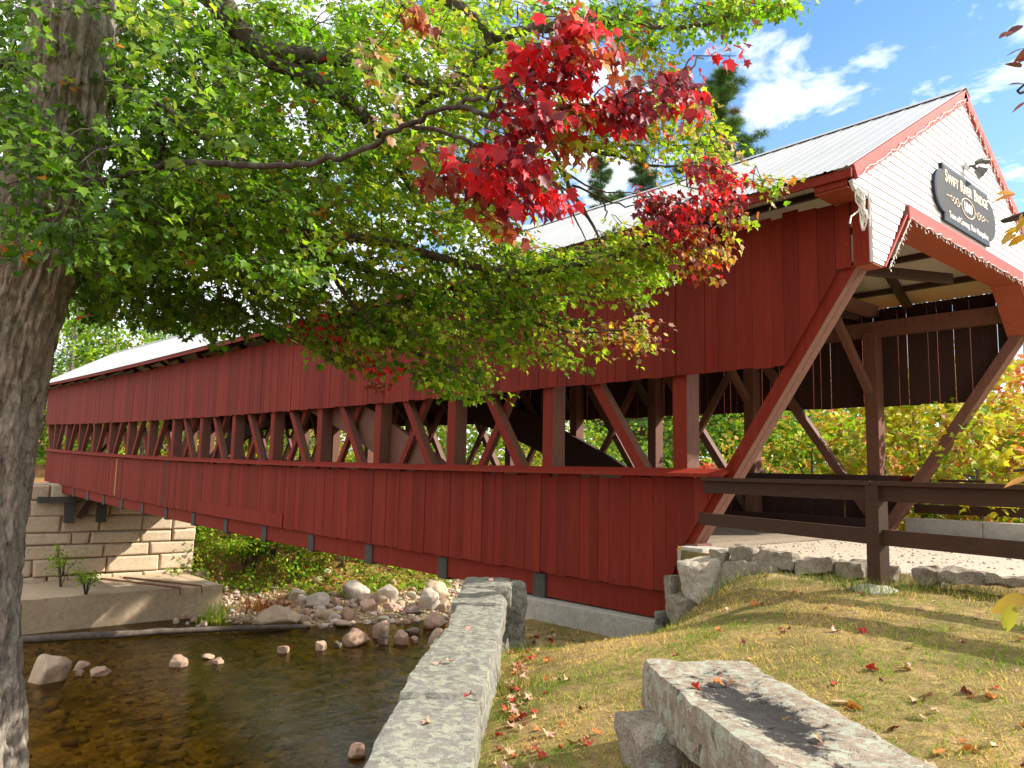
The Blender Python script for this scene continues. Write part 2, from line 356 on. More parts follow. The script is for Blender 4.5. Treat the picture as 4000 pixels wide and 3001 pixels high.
GX, GY = np.meshgrid(AX, AY, indexing='ij'); GZ, GN, GE = terrain(GX, GY, True)
GZ = GZ+np.where(GN < 0, .012*vnoise(GX, GY, .35, 2, 6), 0)*(np.hypot(GX, GY+4) < 14)
_i = np.arange(len(AX)*len(AY)).reshape(len(AX), len(AY))
_q = np.stack([_i[:-1,:-1], _i[1:,:-1], _i[1:,1:], _i[:-1,1:]], -1).reshape(-1, 4)
# surface kinds: R lawn, G gravel road, B leaf litter; none of them: river gravel
zone = np.zeros(GX.shape+(3,))
road = (GY > -.27) & (GY < 6.0) & (GX > -4.4) & (GN < 0)
pit = smooth(.55, .15, np.hypot((GX+5.4)/1.55, (GY+1.0)/.75)*.5)
zone[..., 0] = np.where((GN < .05) & ~road & (GY < 3), 1-np.clip(pit*1.6, 0, 1), 0)
zone[..., 0] *= 1-np.clip(smooth(.42, .1, np.hypot((GX+2.75)/1.5, (GY+.66)/.45)*.5)*1.2, 0, 1)
zone[..., 1] = road
zone[..., 2] = np.where((GN >= 0) & (GE > 0), smooth(3.4, 5.6, GE+.8*vnoise(GX, GY, 2, 2, 8)), np.where((GN < 0) & (GY >= 6.0), 1, np.where((GN > 0) & (GZ > WATER+.5), 1, 0)))
gm, gt, go = nt('ground_surface'); w = T(gt); za = w.attr('tint'); sp = w.n('SeparateColor', {0: za}); v = w.coord()
n1 = w.noise(v, 1.1, 6, .65, .3); n2 = w.noise(v, 14, 5, .7); n3 = w.noise(v, 60, 4, .75)
lawnc = w.mix(w.ramp(n1, [(.38, 0), (.62, 1)]), (.50, .34, .14), (.17, .16, .045)); lawnc = w.mix(w.ramp(n2, [(.4, 0), (.7, .85)]), lawnc, (.16, .095, .04)); lawnc = w.mix(w.ramp(n3, [(.45, 0), (.7, .6)]), lawnc, (.08, .055, .03))
vor = w.n('TexVoronoi', {'Vector': v, 'Scale': 38.0}); vor2 = w.n('TexVoronoi', {'Vector': v, 'Scale': 5.0})
grav = w.mix(w.ramp(n2, [(.3, 0), (.75, .8)]), (.60, .50, .39), (.46, .36, .26)); grav = w.mix(w.ramp(vor.outputs[0], [(.1, .5), (.5, 0)]), grav, (.68, .60, .50)); grav = w.mix(w.ramp(n3, [(.55, 0), (.7, .6)]), grav, (.27, .2, .14))
lit = w.mix(w.ramp(n2, [(.35, 0), (.65, 1)]), (.40, .17, .055), (.16, .08, .035)); lit = w.mix(w.ramp(n3, [(.5, 0), (.68, .9)]), lit, (.42, .22, .075)); lit = w.mix(w.ramp(n1, [(.45, 0), (.6, .6)]), lit, (.07, .085, .02))
bedc = w.mix(w.ramp(vor2.outputs[0], [(.1, 0), (.7, 1)]), (.62, .46, .19), (.26, .185, .07)); bedc = w.mix(w.ramp(n2, [(.35, 0), (.7, .7)]), bedc, (.56, .44, .29)); bedc = w.mix(w.ramp(n1, [(.42, 0), (.56, .9)]), bedc, (.17, .13, .035))
c = w.mix(sp.outputs[2], bedc, lit); c = w.mix(sp.outputs[0], c, lawnc); c = w.mix(sp.outputs[1], c, grav)
w.end(go, w.princ(c, .95, .1, w.bump(w.n('Math', {0: n2, 1: n3}, operation='ADD').outputs[0], .7, .03)))
g = np_mesh('ground', np.stack([GX, GY, GZ], -1).reshape(-1, 3), _q, zone.reshape(-1, 3), gm, smooth=True, nper=4); tag(g, kind='structure')

def ground_hit(x, y, d0=2.0, d1=140):
    """where the sight line of a surveyed point meets the ground or the water"""
    r = ray(x*K, y*K); ts = np.linspace(d0, d1, 4000); P = EYE+ts[:, None]*r
    z = np.maximum(terrain(P[:, 0], P[:, 1]), WATER); k = np.argmax(P[:, 2] <= z); return P[k], ts[k]

# water
wm, t_, wo = nt('river_water'); w = T(t_); wc = w.coord((1, 1, 1))
r1 = w.noise(w.coord((1.1, .45, 1), rot=(0, 0, .35)), 1.5, 5, .6, .8); r2 = w.noise(w.coord((1, .6, 1), rot=(0, 0, .9)), 6.5, 4, .6, .4)
hh = w.n('Math', {0: r1, 1: w.n('Math', {0: r2, 1: .35}, operation='MULTIPLY').outputs[0]}, operation='ADD').outputs[0]
bn = w.bump(hh, .32, .09)
tr = w.n('BsdfTransparent', {'Color': (.84, .66, .22, 1)}).outputs[0]
gl = w.n('BsdfGlossy', {'Color': (.50, .48, .44, 1), 'Roughness': .03, 'Normal': bn}).outputs[0]
df = w.n('BsdfDiffuse', {'Color': (.075, .050, .008, 1)}).outputs[0]
body = w.n('MixShader', {0: .12, 1: tr, 2: df}).outputs[0]
fr = w.n('Fresnel', {'IOR': 1.33, 'Normal': bn}).outputs[0]
w.end(wo, w.n('MixShader', {0: fr, 1: body, 2: gl}).outputs[0])
wb = MB(); wb.add([(-140, -60, WATER), (-6.5, -60, WATER), (-6.5, 62, WATER), (-140, 62, WATER)], [(0, 1, 2, 3)])
tag(wb.build('river_water', wm), kind='structure')

# ------------------------------------------------------------------ the covered bridge
DECK = -.80; W_ = 5.80; XE = -42.7
br = empty('covered_bridge', (-2.05, 2.9, DECK), 'long red covered bridge with a grey metal roof crossing the river', 'covered bridge')
def tintr(a=.86, b=1.08): MBc.cur = random.uniform(a, b)
class MBc: cur = 1
def siding(y0, y1, x0, x1, ztop, zbot, mats, label, cut=None, gapp=.25, w0=.19, endcut=None, inner=True):
    """a run of vertical boards (one part); cut(x) gives the lower end near the sloping end posts"""
    mb = MB(); x = x0; k = 0; rs = random.Random(int(abs(y0*100+zbot*37)))
    while x > x1:
        bw = min(rs.choice([.15, .19, .19, .2, .22, .25])*w0/.19, x-x1); gap = rs.uniform(.008, .013) if rs.random() < gapp else rs.uniform(.003, .0065)
        a, b = x, x-bw+gap
        r_ = rs.uniform(.76, 1.14); mb.cur = (r_, r_*rs.uniform(.93, 1.06), r_*rs.uniform(.9, 1.1))
        dz = rs.uniform(-.012, .012); off = rs.uniform(-.004, .004)
        za = max(zbot+dz, cut(a) if cut else -9); zb = max(zbot+dz, cut(b) if cut else -9)
        zt = ztop+rs.uniform(-.03, .03)
        ta, tb = (endcut(a), endcut(b)) if endcut else (9, 9); ta = min(ta, zt); tb = min(tb, zt)
        if ta > za+.01 or tb > zb+.01:
            poly = [(a, 0, za), (a, 0, max(ta, za+.005)), (b, 0, max(tb, zb+.005)), (b, 0, zb)]
            lo, hi = sorted((y0+off, y1+off)); mb.prism(poly, (0, lo, 0), (0, hi, 0), 0)
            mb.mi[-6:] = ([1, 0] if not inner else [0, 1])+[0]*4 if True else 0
        x -= bw; k += 1
    return mb.build('board_siding', mats, br, curve=True, label=label)
# slope of the end posts: foot (-4.35, -.8) to head (-2.3, 2.3)
def post_z(x, sh=0.0): return -.80+(x+4.42-sh)*(3.1/2.04)       # height of the end post's upper-left edge at x
MR = [M['red'], M['dark']]
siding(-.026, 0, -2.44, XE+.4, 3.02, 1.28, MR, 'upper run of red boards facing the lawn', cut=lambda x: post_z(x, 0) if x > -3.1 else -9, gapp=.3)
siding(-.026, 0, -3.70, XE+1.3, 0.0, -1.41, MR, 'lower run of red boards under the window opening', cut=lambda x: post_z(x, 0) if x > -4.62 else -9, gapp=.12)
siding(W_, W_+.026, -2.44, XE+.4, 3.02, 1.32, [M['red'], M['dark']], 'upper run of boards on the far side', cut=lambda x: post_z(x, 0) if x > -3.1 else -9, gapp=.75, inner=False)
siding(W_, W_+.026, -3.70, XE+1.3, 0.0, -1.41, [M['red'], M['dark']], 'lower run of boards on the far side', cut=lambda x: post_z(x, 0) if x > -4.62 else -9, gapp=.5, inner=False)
# end stretch of the lower boards below the post foot is squared off at x = -4.6
def long_beam(name, y, z, w, h, mat, x0, x1, label=None, tilt=0):
    mb = MB(); mb.beam((x0, y, z), (x1, y, z), w, h, (0, -math.sin(tilt), math.cos(tilt)), seg=14); return mb.build(name, mat, br, curve=True, label=label, bevel=.006)
for yy, s_ in ((-.075, -1), (W_+.075, 1)):
    mb = MB()
    x = -3.80
    while x > XE+1.4:                                            # sloping cap boards on the rail, in lengths
        x2 = max(x-3.6, XE+1.4); sl = .28*s_
        poly = [(x, yy-s_*.12, .085), (x, yy+s_*.10, .02), (x2+.003, yy+s_*.10, .02), (x2+.003, yy-s_*.12, .085)]
        mb.cur = random.uniform(1.15, 1.3)
        mb.prism(poly, (0, 0, 0), (0, 0, .04)); x = x2
    mb.build('rail_cap', M['red'], br, curve=True)
for y in (.17, W_-.17):
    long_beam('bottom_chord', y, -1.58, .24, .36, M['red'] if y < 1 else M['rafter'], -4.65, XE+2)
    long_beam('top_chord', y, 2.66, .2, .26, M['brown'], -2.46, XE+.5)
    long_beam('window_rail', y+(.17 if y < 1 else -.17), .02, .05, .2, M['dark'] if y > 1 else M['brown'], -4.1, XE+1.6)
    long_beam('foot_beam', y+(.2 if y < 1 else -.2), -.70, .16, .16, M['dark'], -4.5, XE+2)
PX = [-4.53-2.39*k for k in range(16)]
def bar(name, p0, p1, w, h, up, mats, mi=0, bevel=.006):
    mb = MB(); mb.beam(p0, p1, w, h, up, 0); 
    if len(mats) > 1:                                             # the face towards the lawn carries the red paint
        for k, f in enumerate(mb.f):
            P = np.array([mb.v[i] for i in f]); n = np.cross(P[1]-P[0], P[2]-P[0]); c = P.mean(0)-np.mean(np.array(mb.v), 0)
            n = n*np.sign(n@c); n /= np.linalg.norm(n); mb.mi[k] = 1 if n[1] < -.8 else 0
    return mb.build(name, mats, br, curve=True, bevel=bevel)
for side in (0, 1):
    Y0 = .035 if side == 0 else W_-.035; sy = 1 if side == 0 else -1
    mt = [M['brown'], M['red']] if side == 0 else [M['brown']]
    for k, x in enumerate(PX):
        bar('post', (x, Y0+sy*.13, -1.4), (x, Y0+sy*.13, 2.6), .22, .26, (0, 1, 0), mt)
        xm = -22.45
        if k < 15:
            xa, xb = PX[k], PX[k+1]
            if k >= 8: xa, xb = xb, xa
            sg = 1 if k < 8 else -1
            bar('brace', (xa-sg*.02, Y0+sy*.075, -.75), (xb-sg*.10, Y0+sy*.075, 2.75), .15, .15, (0, 1, 0), mt)
            if k not in (0, 14): bar('counter_brace', (xb+sg*.06, Y0+sy*.20, -.75), (xa-sg*.10, Y0+sy*.20, 2.65), .13, .10, (0, 1, 0), mt)
    for xf, xh in ((-4.40, -2.29), (XE-.02+2.24, XE+.18)):        # raking end posts in two plies
        for q, (dy, wy) in enumerate(((.062, .115), (.19, .135))):
            bar('end_post', (xf, Y0+sy*(dy-.03), DECK), (xh, Y0+sy*(dy-.03), 2.31), .15, wy, (0, 1, 0), mt if q == 0 else [M['brown']])
        bar('post_pad', (xf-.12, Y0+sy*.10, DECK-.02), (xf+.16, Y0+sy*.10, DECK-.02), .3, .06, (0, 0, 1), [M['brown']])
    mb = MB(); N = 40; xs = np.linspace(-7.2, -37.7, N+1); cr = 3.1
    yA = Y0+sy*.31; up = [cr-.0186*(x+22.45)**2 for x in xs]
    for i in range(N):                                            # the big laminated arch
        d0 = .42; d1 = .42
        mb.prism([(xs[i], yA, up[i]), (xs[i+1], yA, up[i+1]), (xs[i+1], yA, up[i+1]-.82), (xs[i], yA, up[i]-.82)], (0, -.06, 0), (0, .06, 0))
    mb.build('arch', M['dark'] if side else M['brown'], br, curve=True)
# deck, floor beams
mb = MB()
for k in range(96):
    x = -4.32-.395*k; mb.cur = random.uniform(.8, 1.1); mb.box((x-.388, .3, DECK-.06+random.uniform(-.003, .003)), (x, W_-.3, DECK+random.uniform(-.003, .003)))
mb.build('deck', M['deckw'], br, curve=True)
for k, x in enumerate(PX[1:], 1):
    bar('floor_beam', (x-.12, .02, -1.62), (x-.12, W_-.02, -1.62), .26, .36, (0, 0, 1), [M['grey_wood']], bevel=.012)
for x in PX[1:-1]:
    bar('floor_beam', (x+1.2-.12, .3, -1.35), (x+1.2-.12, W_-.3, -1.35), .2, .3, (0, 0, 1), [M['grey_wood']])
# a split replacement board and joints on the lower siding
mb = MB(); mb.cur = 1.05
for i in range(6): mb.box((-15.5-(i+1)*.9, -.05, -1.40), (-15.503-i*.9, -.027, -1.10))
mb.build('patch_board', M['red'], br, curve=True)
for x, m_ in ((-29.3, 'rust'), (-23.9, 'rafter')):
    mb = MB(); mb.box((x-.07, -.034, -1.36), (x+.07, -.027, -.02)); mb.build('joint_cover', M[m_], br, curve=True)
# roof
EZ, RZ, YC, OV = 3.20, 5.21, 2.9, .476
SL = (RZ-EZ)/(YC+OV)
for side in (0, 1):
    mb = MB(); xs = []; x = -2.03
    prof = []
    while x > XE-.02:                                            # ribbed sheet: a rib every 225 mm
        for dx, h in ((0, 0), (-.018, .013), (-.034, .013), (-.052, 0), (-.1, .002), (-.105, .006), (-.115, .006), (-.12, .002), (-.165, .002), (-.17, .006), (-.18, .006), (-.185, .002)):
            prof.append((x+dx, h))
        x -= .225
    sgn = 1 if side == 0 else -1
    ye = -OV-.05 if side == 0 else W_+OV+.05
    vs = []; fs = []
    for X, h in prof:
        zb = sag(X)
        vs += [(X, ye, EZ-.05*SL+h+zb), (X, YC-sgn*.02, RZ-.02*SL+h+zb)]
    for i in range(len(prof)-1): fs.append((2*i, 2*i+2, 2*i+3, 2*i+1))
    mb.add(vs, fs); mb.build('roof_sheet', M['roof'], br)
    mb = MB()                                                    # pale underside liner and fascia
    mb.prism([(-2.44, -OV+.02, EZ), (-2.44, YC, RZ-.014), (XE+.1, YC, RZ-.014), (XE+.1, -OV+.02, EZ)] if side == 0 else [(-2.44, W_+OV-.02, EZ), (-2.44, YC, RZ-.014), (XE+.1, YC, RZ-.014), (XE+.1, W_+OV-.02, EZ)], (0, 0, -.022), (0, 0, -.014))
    pv = mb.v; mb2 = MB()
    x = -2.44
    while x > XE+.2:
        x2 = max(x-.45, XE+.1)
        q = lambda X, y, z: (X, y, z+sag(X))
        y0_ = -OV+.02 if side == 0 else W_+OV-.02
        for a, b, dz in ((x, x2+.02, 0), (x2+.02, x2, .012)):
            mb2.prism([q(a, y0_, EZ), q(a, YC, RZ-.012), q(b, YC, RZ-.012), q(b, y0_, EZ)], (0, 0, -.026-dz), (0, 0, -.012))
        x = x2
    mb2.build('roof_liner', M['roofunder'], br)
    yf = -OV-.012 if side == 0 else W_+OV+.012
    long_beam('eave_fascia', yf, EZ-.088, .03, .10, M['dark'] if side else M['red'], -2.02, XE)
    for fr in (.08, .27, .5, .75, .95):
        yy = (-OV+.15+(YC+OV-.2)*fr) if side == 0 else (W_+OV-.15-(YC+OV-.2)*fr)
        zz = RZ-SL*abs(yy-YC)-.075
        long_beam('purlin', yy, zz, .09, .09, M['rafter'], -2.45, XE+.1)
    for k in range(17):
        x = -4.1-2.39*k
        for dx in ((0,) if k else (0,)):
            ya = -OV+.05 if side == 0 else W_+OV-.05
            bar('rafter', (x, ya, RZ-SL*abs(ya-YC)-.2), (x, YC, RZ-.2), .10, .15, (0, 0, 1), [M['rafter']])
mb = MB()
vs = [(-2.0, YC-.14, RZ-.14*SL+.03), (-2.0, YC, RZ+.035), (-2.0, YC+.14, RZ-.14*SL+.03)]
for i in range(30):
    xa = -2.0+(XE+2.0)*i/30; xb = -2.0+(XE+2.0)*(i+1)/30
    mb.prism([(xa, YC-.15, RZ-.15*SL+.026+sag(xa)), (xa, YC, RZ+.03+sag(xa)), (xb, YC, RZ+.03+sag(xb)), (xb, YC-.15, RZ-.15*SL+.026+sag(xb))], (0, 0, 0), (0, 0, .006))
    mb.prism([(xa, YC+.15, RZ-.15*SL+.026+sag(xa)), (xa, YC, RZ+.03+sag(xa)), (xb, YC, RZ+.03+sag(xb)), (xb, YC+.15, RZ-.15*SL+.026+sag(xb))], (0, 0, 0), (0, 0, .006))
mb.build('ridge_cap', M['roof'], br)
for k, x in enumerate(PX):                                        # tie beams with knee braces
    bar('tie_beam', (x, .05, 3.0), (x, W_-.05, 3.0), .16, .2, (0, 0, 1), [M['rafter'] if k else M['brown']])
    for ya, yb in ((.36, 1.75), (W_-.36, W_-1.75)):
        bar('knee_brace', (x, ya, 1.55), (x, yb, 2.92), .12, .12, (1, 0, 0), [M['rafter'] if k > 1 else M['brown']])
for k in range(15):
    bar('lateral_brace', (PX[k]+(1.9 if k == 0 else 2.2), (3.9 if k == 0 else 5.5), 2.93), (PX[k]+.1, .3, 2.93), .09, .14, (0, 0, 1), [M['rafter']])

# portal gable: clapboards, trims, boxed returns, soffit
GXF = -2.05
def clip(poly, a, b, c):                                          # keep a*y + b*z >= c
    out = []
    for i in range(len(poly)):
        p, q = poly[i], poly[(i+1) % len(poly)]; dp = a*p[0]+b*p[1]-c; dq = a*q[0]+b*q[1]-c
        if dp >= 0: out.append(p)
        if dp*dq < 0: t = dp/(dp-dq); out.append((p[0]+t*(q[0]-p[0]), p[1]+t*(q[1]-p[1])))
    return out
def gable_parts(xf, sgn, label=None):
    o_ = OV; pieces = [[(-.36, 2.97), (0, 2.97), (0, 2.29), (.25, 2.29), (.88, 3.12), (W_-.88, 3.12), (W_-.25, 2.29), (W_, 2.29), (W_, 2.97), (W_+.36, 2.97), (W_+.44, 3.05), (YC, 5.05), (-.44, 3.05)]]
    conv = [[(0, 2.29), (.25, 2.29), (.88, 3.12), (0, 3.12)], [(W_-.25, 2.29), (W_, 2.29), (W_, 3.12), (W_-.88, 3.12)],
            [(-.36, 2.97), (0, 2.97), (0, 3.12), (-.33, 3.12), (-.44, 3.05)], [(W_, 2.97), (W_+.36, 2.97), (W_+.44, 3.05), (W_+.33, 3.12), (W_, 3.12)],
            [(-.33, 3.12), (W_+.33, 3.12), (YC, 5.05)]]
    mb = MB(); z = 2.25; ex = .098
    while z < 5.1:
        for P in conv:
            q = clip(clip(P, 0, 1, z), 0, -1, -(z+ex))
            if len(q) >= 3:
                vs = [(xf-sgn*.03, y, zz) for y, zz in q]+[(xf+sgn*(.013*(1-(zz-z)/ex)+.002), y, zz) for y, zz in q]; n = len(q)
                mb.add(vs, [tuple(range(n)), tuple(range(2*n-1, n-1, -1))]+[(i, n+i, n+(i+1) % n, (i+1) % n) for i in range(n)])
        z += ex
    gb = mb.build('gable_clapboard', M['white'], br, label=label)
    def trim(name, pts, hgt, t0, t1, mat):                        # board along a y-z line, hgt along the inward normal
        mb = MB(); (ya, za), (yb, zb) = pts; d = np.array([yb-ya, zb-za]); d /= np.linalg.norm(d); nrm = np.array([-d[1], d[0]])*hgt
        mb.prism([(xf, ya, za), (xf, yb, zb), (xf, yb+nrm[0], zb+nrm[1]), (xf, ya+nrm[0], za+nrm[1])], (sgn*t0, 0, 0), (sgn*t1, 0, 0))
        ob = mb.build(name, M[mat], gb, bevel=.004); return ob
    trim('rake_board', ((YC, 5.205), (-.46, 3.205)), .155, .006, .045, 'redtrim'); trim('rake_board', ((W_+.46, 3.205), (YC, 5.205)), .155, .006, .045, 'redtrim')
    trim('portal_trim', ((.88, 3.12), (W_-.88, 3.12)), -.16+0, .017, .045, 'redtrim') if False else None
    trim('portal_trim', ((.88, 2.96), (W_-.88, 2.96)), .16, .017, .047, 'redtrim')
    trim('portal_edge', ((.25, 2.27), (.88, 3.0)), .02, .002, .03, 'redtrim'); trim('portal_edge', ((W_-.88, 3.0), (W_-.25, 2.27)), .02, .002, .03, 'redtrim')
    mb = MB()                                                     # soffit boards inside the opening
    xi = xf-sgn*.38
    def slab(a, b, th=.02):
        mb.prism([(xi, *a), (xf, *a), (xf, *b), (xi, *b)], (0, 0, 0), (0, 0, th))
    slab((0.0, 2.285), (.25, 2.285), -.015); slab((.25, 2.285), (.88, 2.955)); slab((.88, 2.958), (W_-.88, 2.958), .015); slab((W_-.88, 2.955), (W_-.25, 2.285)); slab((W_-.25, 2.285), (W_, 2.285), -.015)
    mb.build('soffit', M['soffit'], gb)
    mb = MB()
    for a, b in ((0, .19), (.193, .383)):
        pass
    for y0_, y1_ in ((-.028, 0), (W_, W_+.028)):
        mb = MB()
        for a, b in ((0, .19), (.193, .383)): lo, hi = sorted((xf-sgn*(a+.03), xf-sgn*b)); mb.cur = random.uniform(.95, 1.05); mb.box((lo, y0_, 2.27), (hi, y1_, 2.975))
        mb.build('return_boards', M['red'], gb)
    mb = MB()
    for ya, yb in ((-OV+.02, -.03), (W_+.03, W_+OV-.02)):
        lo, hi = sorted((xf-sgn*.032, xf-sgn*.38)); mb = MB(); mb.box((lo, ya, 2.978), (hi, yb, 3.0)); mb.build('eave_return', M['soffit'], gb)
    mb = MB(); lo, hi = sorted((xf-sgn*.032, xf-sgn*.38)); mb.box((lo, -OV+.0, 3.0), (hi, -OV+.02, 3.17)); mb.build('return_fascia', M['red'], gb)
    mb = MB(); mb.box((lo, W_+OV-.02, 3.0), (hi, W_+OV, 3.17)); mb.build('return_fascia', M['red'], gb)
    mb = MB(); mb.box((lo, -.30, 3.002), (hi, -.04, 3.2)); mb.build('return_block', M['red'], gb)
    return gb
gable_parts(GXF, 1, 'white clapboard gable with salmon red trim')
mb = MB(); z0 = sag(XE); mb.prism([(XE, 0, 2.3+z0), (XE, .25, 2.3+z0), (XE, .9, 3.1+z0), (XE, W_-.9, 3.1+z0), (XE, W_-.25, 2.3+z0), (XE, W_, 2.3+z0), (XE, W_+.4, 3.05+z0), (XE, YC, 5.1+z0), (XE, -.4, 3.05+z0)], (0, 0, 0), (.03, 0, 0)); mb.build('gable_clapboard', M['white'], br)

# ------------------------------------------------------------------ things hung on the portal
def text_mesh(txt, size, bold=0.0):
    cu = bpy.data.curves.new('letters', 'FONT'); cu.body = txt; cu.size = size; cu.align_x = 'CENTER'; cu.align_y = 'CENTER'; cu.extrude = .004; cu.offset = bold; cu.resolution_u = 3
    o = bpy.data.objects.new('letters', cu); COL.objects.link(o); dg = bpy.context.evaluated_depsgraph_get()
    me = bpy.data.meshes.new_from_object(o.evaluated_get(dg)); bpy.data.objects.remove(o); return me
sg = empty('bridge_sign', (GXF+.02, 2.72, 3.55), 'dark oval-ended wooden sign with gold lettering on the white gable', 'sign')
def sign_poly(g=0.0):
    hw, hh = .80-g, .365-g; pts = []
    for cx, sx in ((hw, 1), (-hw, -1)):
        side = []
        for i in range(15):
            a = -1.0+2.0*i/14; side.append((sx*(hw+.27*math.cos(a*math.pi/2*.98)), .27*math.sin(a*1.57)*1.0))
        pts.append(side)
    R_ = [(hw, -hh), (hw, -.27)]+pts[0]+[(hw, .27), (hw, hh)]
    L_ = [(-hw, hh), (-hw, .27)]+pts[1][::-1]+[(-hw, -.27), (-hw, -hh)]
    return R_+L_
XS = GXF+.05
def plate(name, g, x0, x1, mat):
    P = sign_poly(g); mb = MB(); mb.prism([(0, 2.72+a, 3.555+b) for a, b in P], (x0, 0, 0), (x1, 0, 0)); return mb.build(name, M[mat], sg, label='thin blue border' if mat == 'signblue' else None)
plate('board', 0, GXF+.018, XS, 'signpaint'); plate('border', .018, XS-.002, XS+.003, 'signblue'); plate('panel', .028, XS-.002, XS+.006, 'signpaint')
def put_text(txt, size, y, z, mat, sx=1.0, bold=.002):
    me = text_mesh(txt, size, bold); me.transform(Matrix.Diagonal((sx, 1, 1, 1))); me.transform(Matrix(((0, 0, 1, XS+.007), (1, 0, 0, 2.72+y), (0, 1, 0, 3.555+z), (0, 0, 0, 1))))
    return link('lettering', me, sg, [M[mat]])
def small_caps(words, y0, z, big, small, mat, sx, gapw):
    items = []; 
    for wd in words:
        for j, part in enumerate((wd[0], wd[1:])):
            me = text_mesh(part, big if j == 0 else small, .003); xs_ = [v.co.x for v in me.vertices]; ys_ = [v.co.y for v in me.vertices]; items.append((me, min(xs_), max(xs_), min(ys_), j))
        items.append(None)
    tot = sum((gapw if it is None else (it[2]-it[1])*sx+.008) for it in items)-gapw; x = y0-tot/2
    for it in items:
        if it is None: x += gapw; continue
        me, a, b, lo, j = it; me.transform(Matrix.Translation((-a, -lo, 0))); me.transform(Matrix.Diagonal((sx, 1, 1, 1)))
        me.transform(Matrix(((0, 0, 1, XS+.007), (1, 0, 0, 2.72+x), (0, 1, 0, 3.555+z), (0, 0, 0, 1)))); link('lettering', me, sg, [M[mat]]); x += (b-a)*sx+.008
small_caps(['SWIFT', 'RIVER', 'BRIDGE'], 0, .135, .215, .165, 'cream', .88, .07)
put_text('1869', .185, 0, -.035, 'letters', .85, .003)
put_text('Town of Conway, New Hampshire', .118, .02, -.265, 'letters', .82, .001)
mb = MB(); mb.tube([(XS+.009, 2.72+.235*math.cos(t), 3.52+.125*math.sin(t)) for t in np.linspace(0, 2*math.pi, 33)], .007, 6)
mb.build('oval_ring', M['cream'], sg)
for s_ in (-1, 1):
    mb = MB()
    def scroll(cx, cz, r0, r1, t0, t1): return [(XS+.009, 2.72+s_*(cx+(r0+(r1-r0)*q)*math.cos(t0+(t1-t0)*q)), 3.52+cz+(r0+(r1-r0)*q)*math.sin(t0+(t1-t0)*q)) for q in np.linspace(0, 1, 22)]
    mb.tube([(XS+.009, 2.72+s_*.24, 3.52), (XS+.009, 2.72+s_*.30, 3.52)], .006, 6)
    mb.tube(scroll(.37, 0, .07, .02, 3.1, 10.5), .006, 6); mb.tube(scroll(.48, .0, .055, .015, -.5, -7.0), .006, 6); mb.tube(scroll(.56, .01, .045, .012, 3.6, 9.5), .005, 6)
    mb.tube([(XS+.009, 2.72+s_*.60, 3.53), (XS+.009, 2.72+s_*.74, 3.52)], .006, 6)
    mb.build('scroll', M['cream'], sg)

fl = empty('floodlight', (GXF+.03, 2.81, 4.12), 'twin-headed bronze floodlight above the sign on the white gable', 'floodlight')
mb = MB(); mb.box((GXF+.012, 2.73, 4.05), (GXF+.09, 2.87, 4.19)); mb.build('mounting_box', M['greyrock'] if False else M['lens'], fl, bevel=.008)
mb = MB(); mb.tube([(GXF+.08, 2.84, 4.12), (GXF+.17, 2.90, 4.13), (GXF+.20, 2.93, 4.19)], .028, 10); mb.tube([(GXF+.14, 2.88, 4.12), (GXF+.18, 2.95, 4.07)], .028, 10); mb.build('arm', M['bronze'], fl, smooth=True)
FLP = np.array([GXF+.03, 2.81, 4.12])
def head(c, d, w0, w1, ln, up=(0, 0, 1)):
    c = np.array(c); d = unit(np.array(d, float)); u = np.array(up, float); u = unit(u-d*(u@d)); r = np.cross(d, u)
    q = []
    for k, (w_, h_) in enumerate(((w0*.7, w0*.55), (w1, w1*.75))):
        cc = c+d*ln*k; q += [cc-r*w_-u*h_, cc+r*w_-u*h_, cc+r*w_+u*h_, cc-r*w_+u*h_]
    mb = MB(); mb.add(q, [(0, 1, 2, 3), (7, 6, 5, 4), (0, 4, 5, 1), (1, 5, 6, 2), (2, 6, 7, 3), (3, 7, 4, 0)]); h = mb.build('lamp_head', M['bronze'], fl, bevel=.012)
    mb = MB(); cc = c+d*(ln+.003); s_ = .8; mb.prism([cc-r*w1*s_-u*w1*.75*s_, cc+r*w1*s_-u*w1*.75*s_, cc+r*w1*s_+u*w1*.75*s_, cc-r*w1*s_+u*w1*.75*s_], (0, 0, 0), d*.004); mb.build('lamp_glass', M['lens'], h)
head((GXF+.17, 2.95, 4.07), (.55, .42, -.55), .09, .125, .19)
mb = MB(); mb.tube([(GXF+.20, 2.90, 4.19), (GXF+.26, 3.00, 4.235), (GXF+.34, 3.15, 4.25)], [.045, .062, .066], 14); h = mb.build('lamp_head', M['bronze'], fl, smooth=False)
mb = MB(); mb.tube([(GXF+.343, 3.156, 4.2505), (GXF+.35, 3.165, 4.251)], .055, 14); mb.build('lamp_glass', M['lens'], h)

fl.scale = (.62, .62, .62)
def lights(name, a, b, drops, label, wav, seed, dl=(.08, .35), x=GXF+.055):
    rs = random.Random(seed); n = 70; pts = []
    for i in range(n+1):
        t = i/n; pts.append((x+rs.uniform(0, .012), a[0]+(b[0]-a[0])*t, a[1]+(b[1]-a[1])*t-wav*abs(math.sin(t*math.pi*9+1.3*math.sin(t*17+seed)))*(.5+.8*abs(math.sin(t*23+seed)))+rs.uniform(-.008, .008)))
    mb = MB(); mb.tube(pts, .0055, 5)
    for k in range(drops):
        p = pts[int((k+.5)*n/drops)]; L = rs.uniform(*dl); q = [(p[0]-.01, p[1]+rs.uniform(-.008, .008)*j, p[2]-L*j/4) for j in range(5)]
        mb.tube(q, .003, 4)
        for j in range(1, 5):
            if dl[1] > .1 or j == 4: mb.tube([q[j], (q[j][0]+.01, q[j][1]+rs.uniform(-.02, .02), q[j][2]-.03)], .005, 5)
    tag(mb.build(name, M['wire']), label, 'string lights', 'white light strings on the portal')
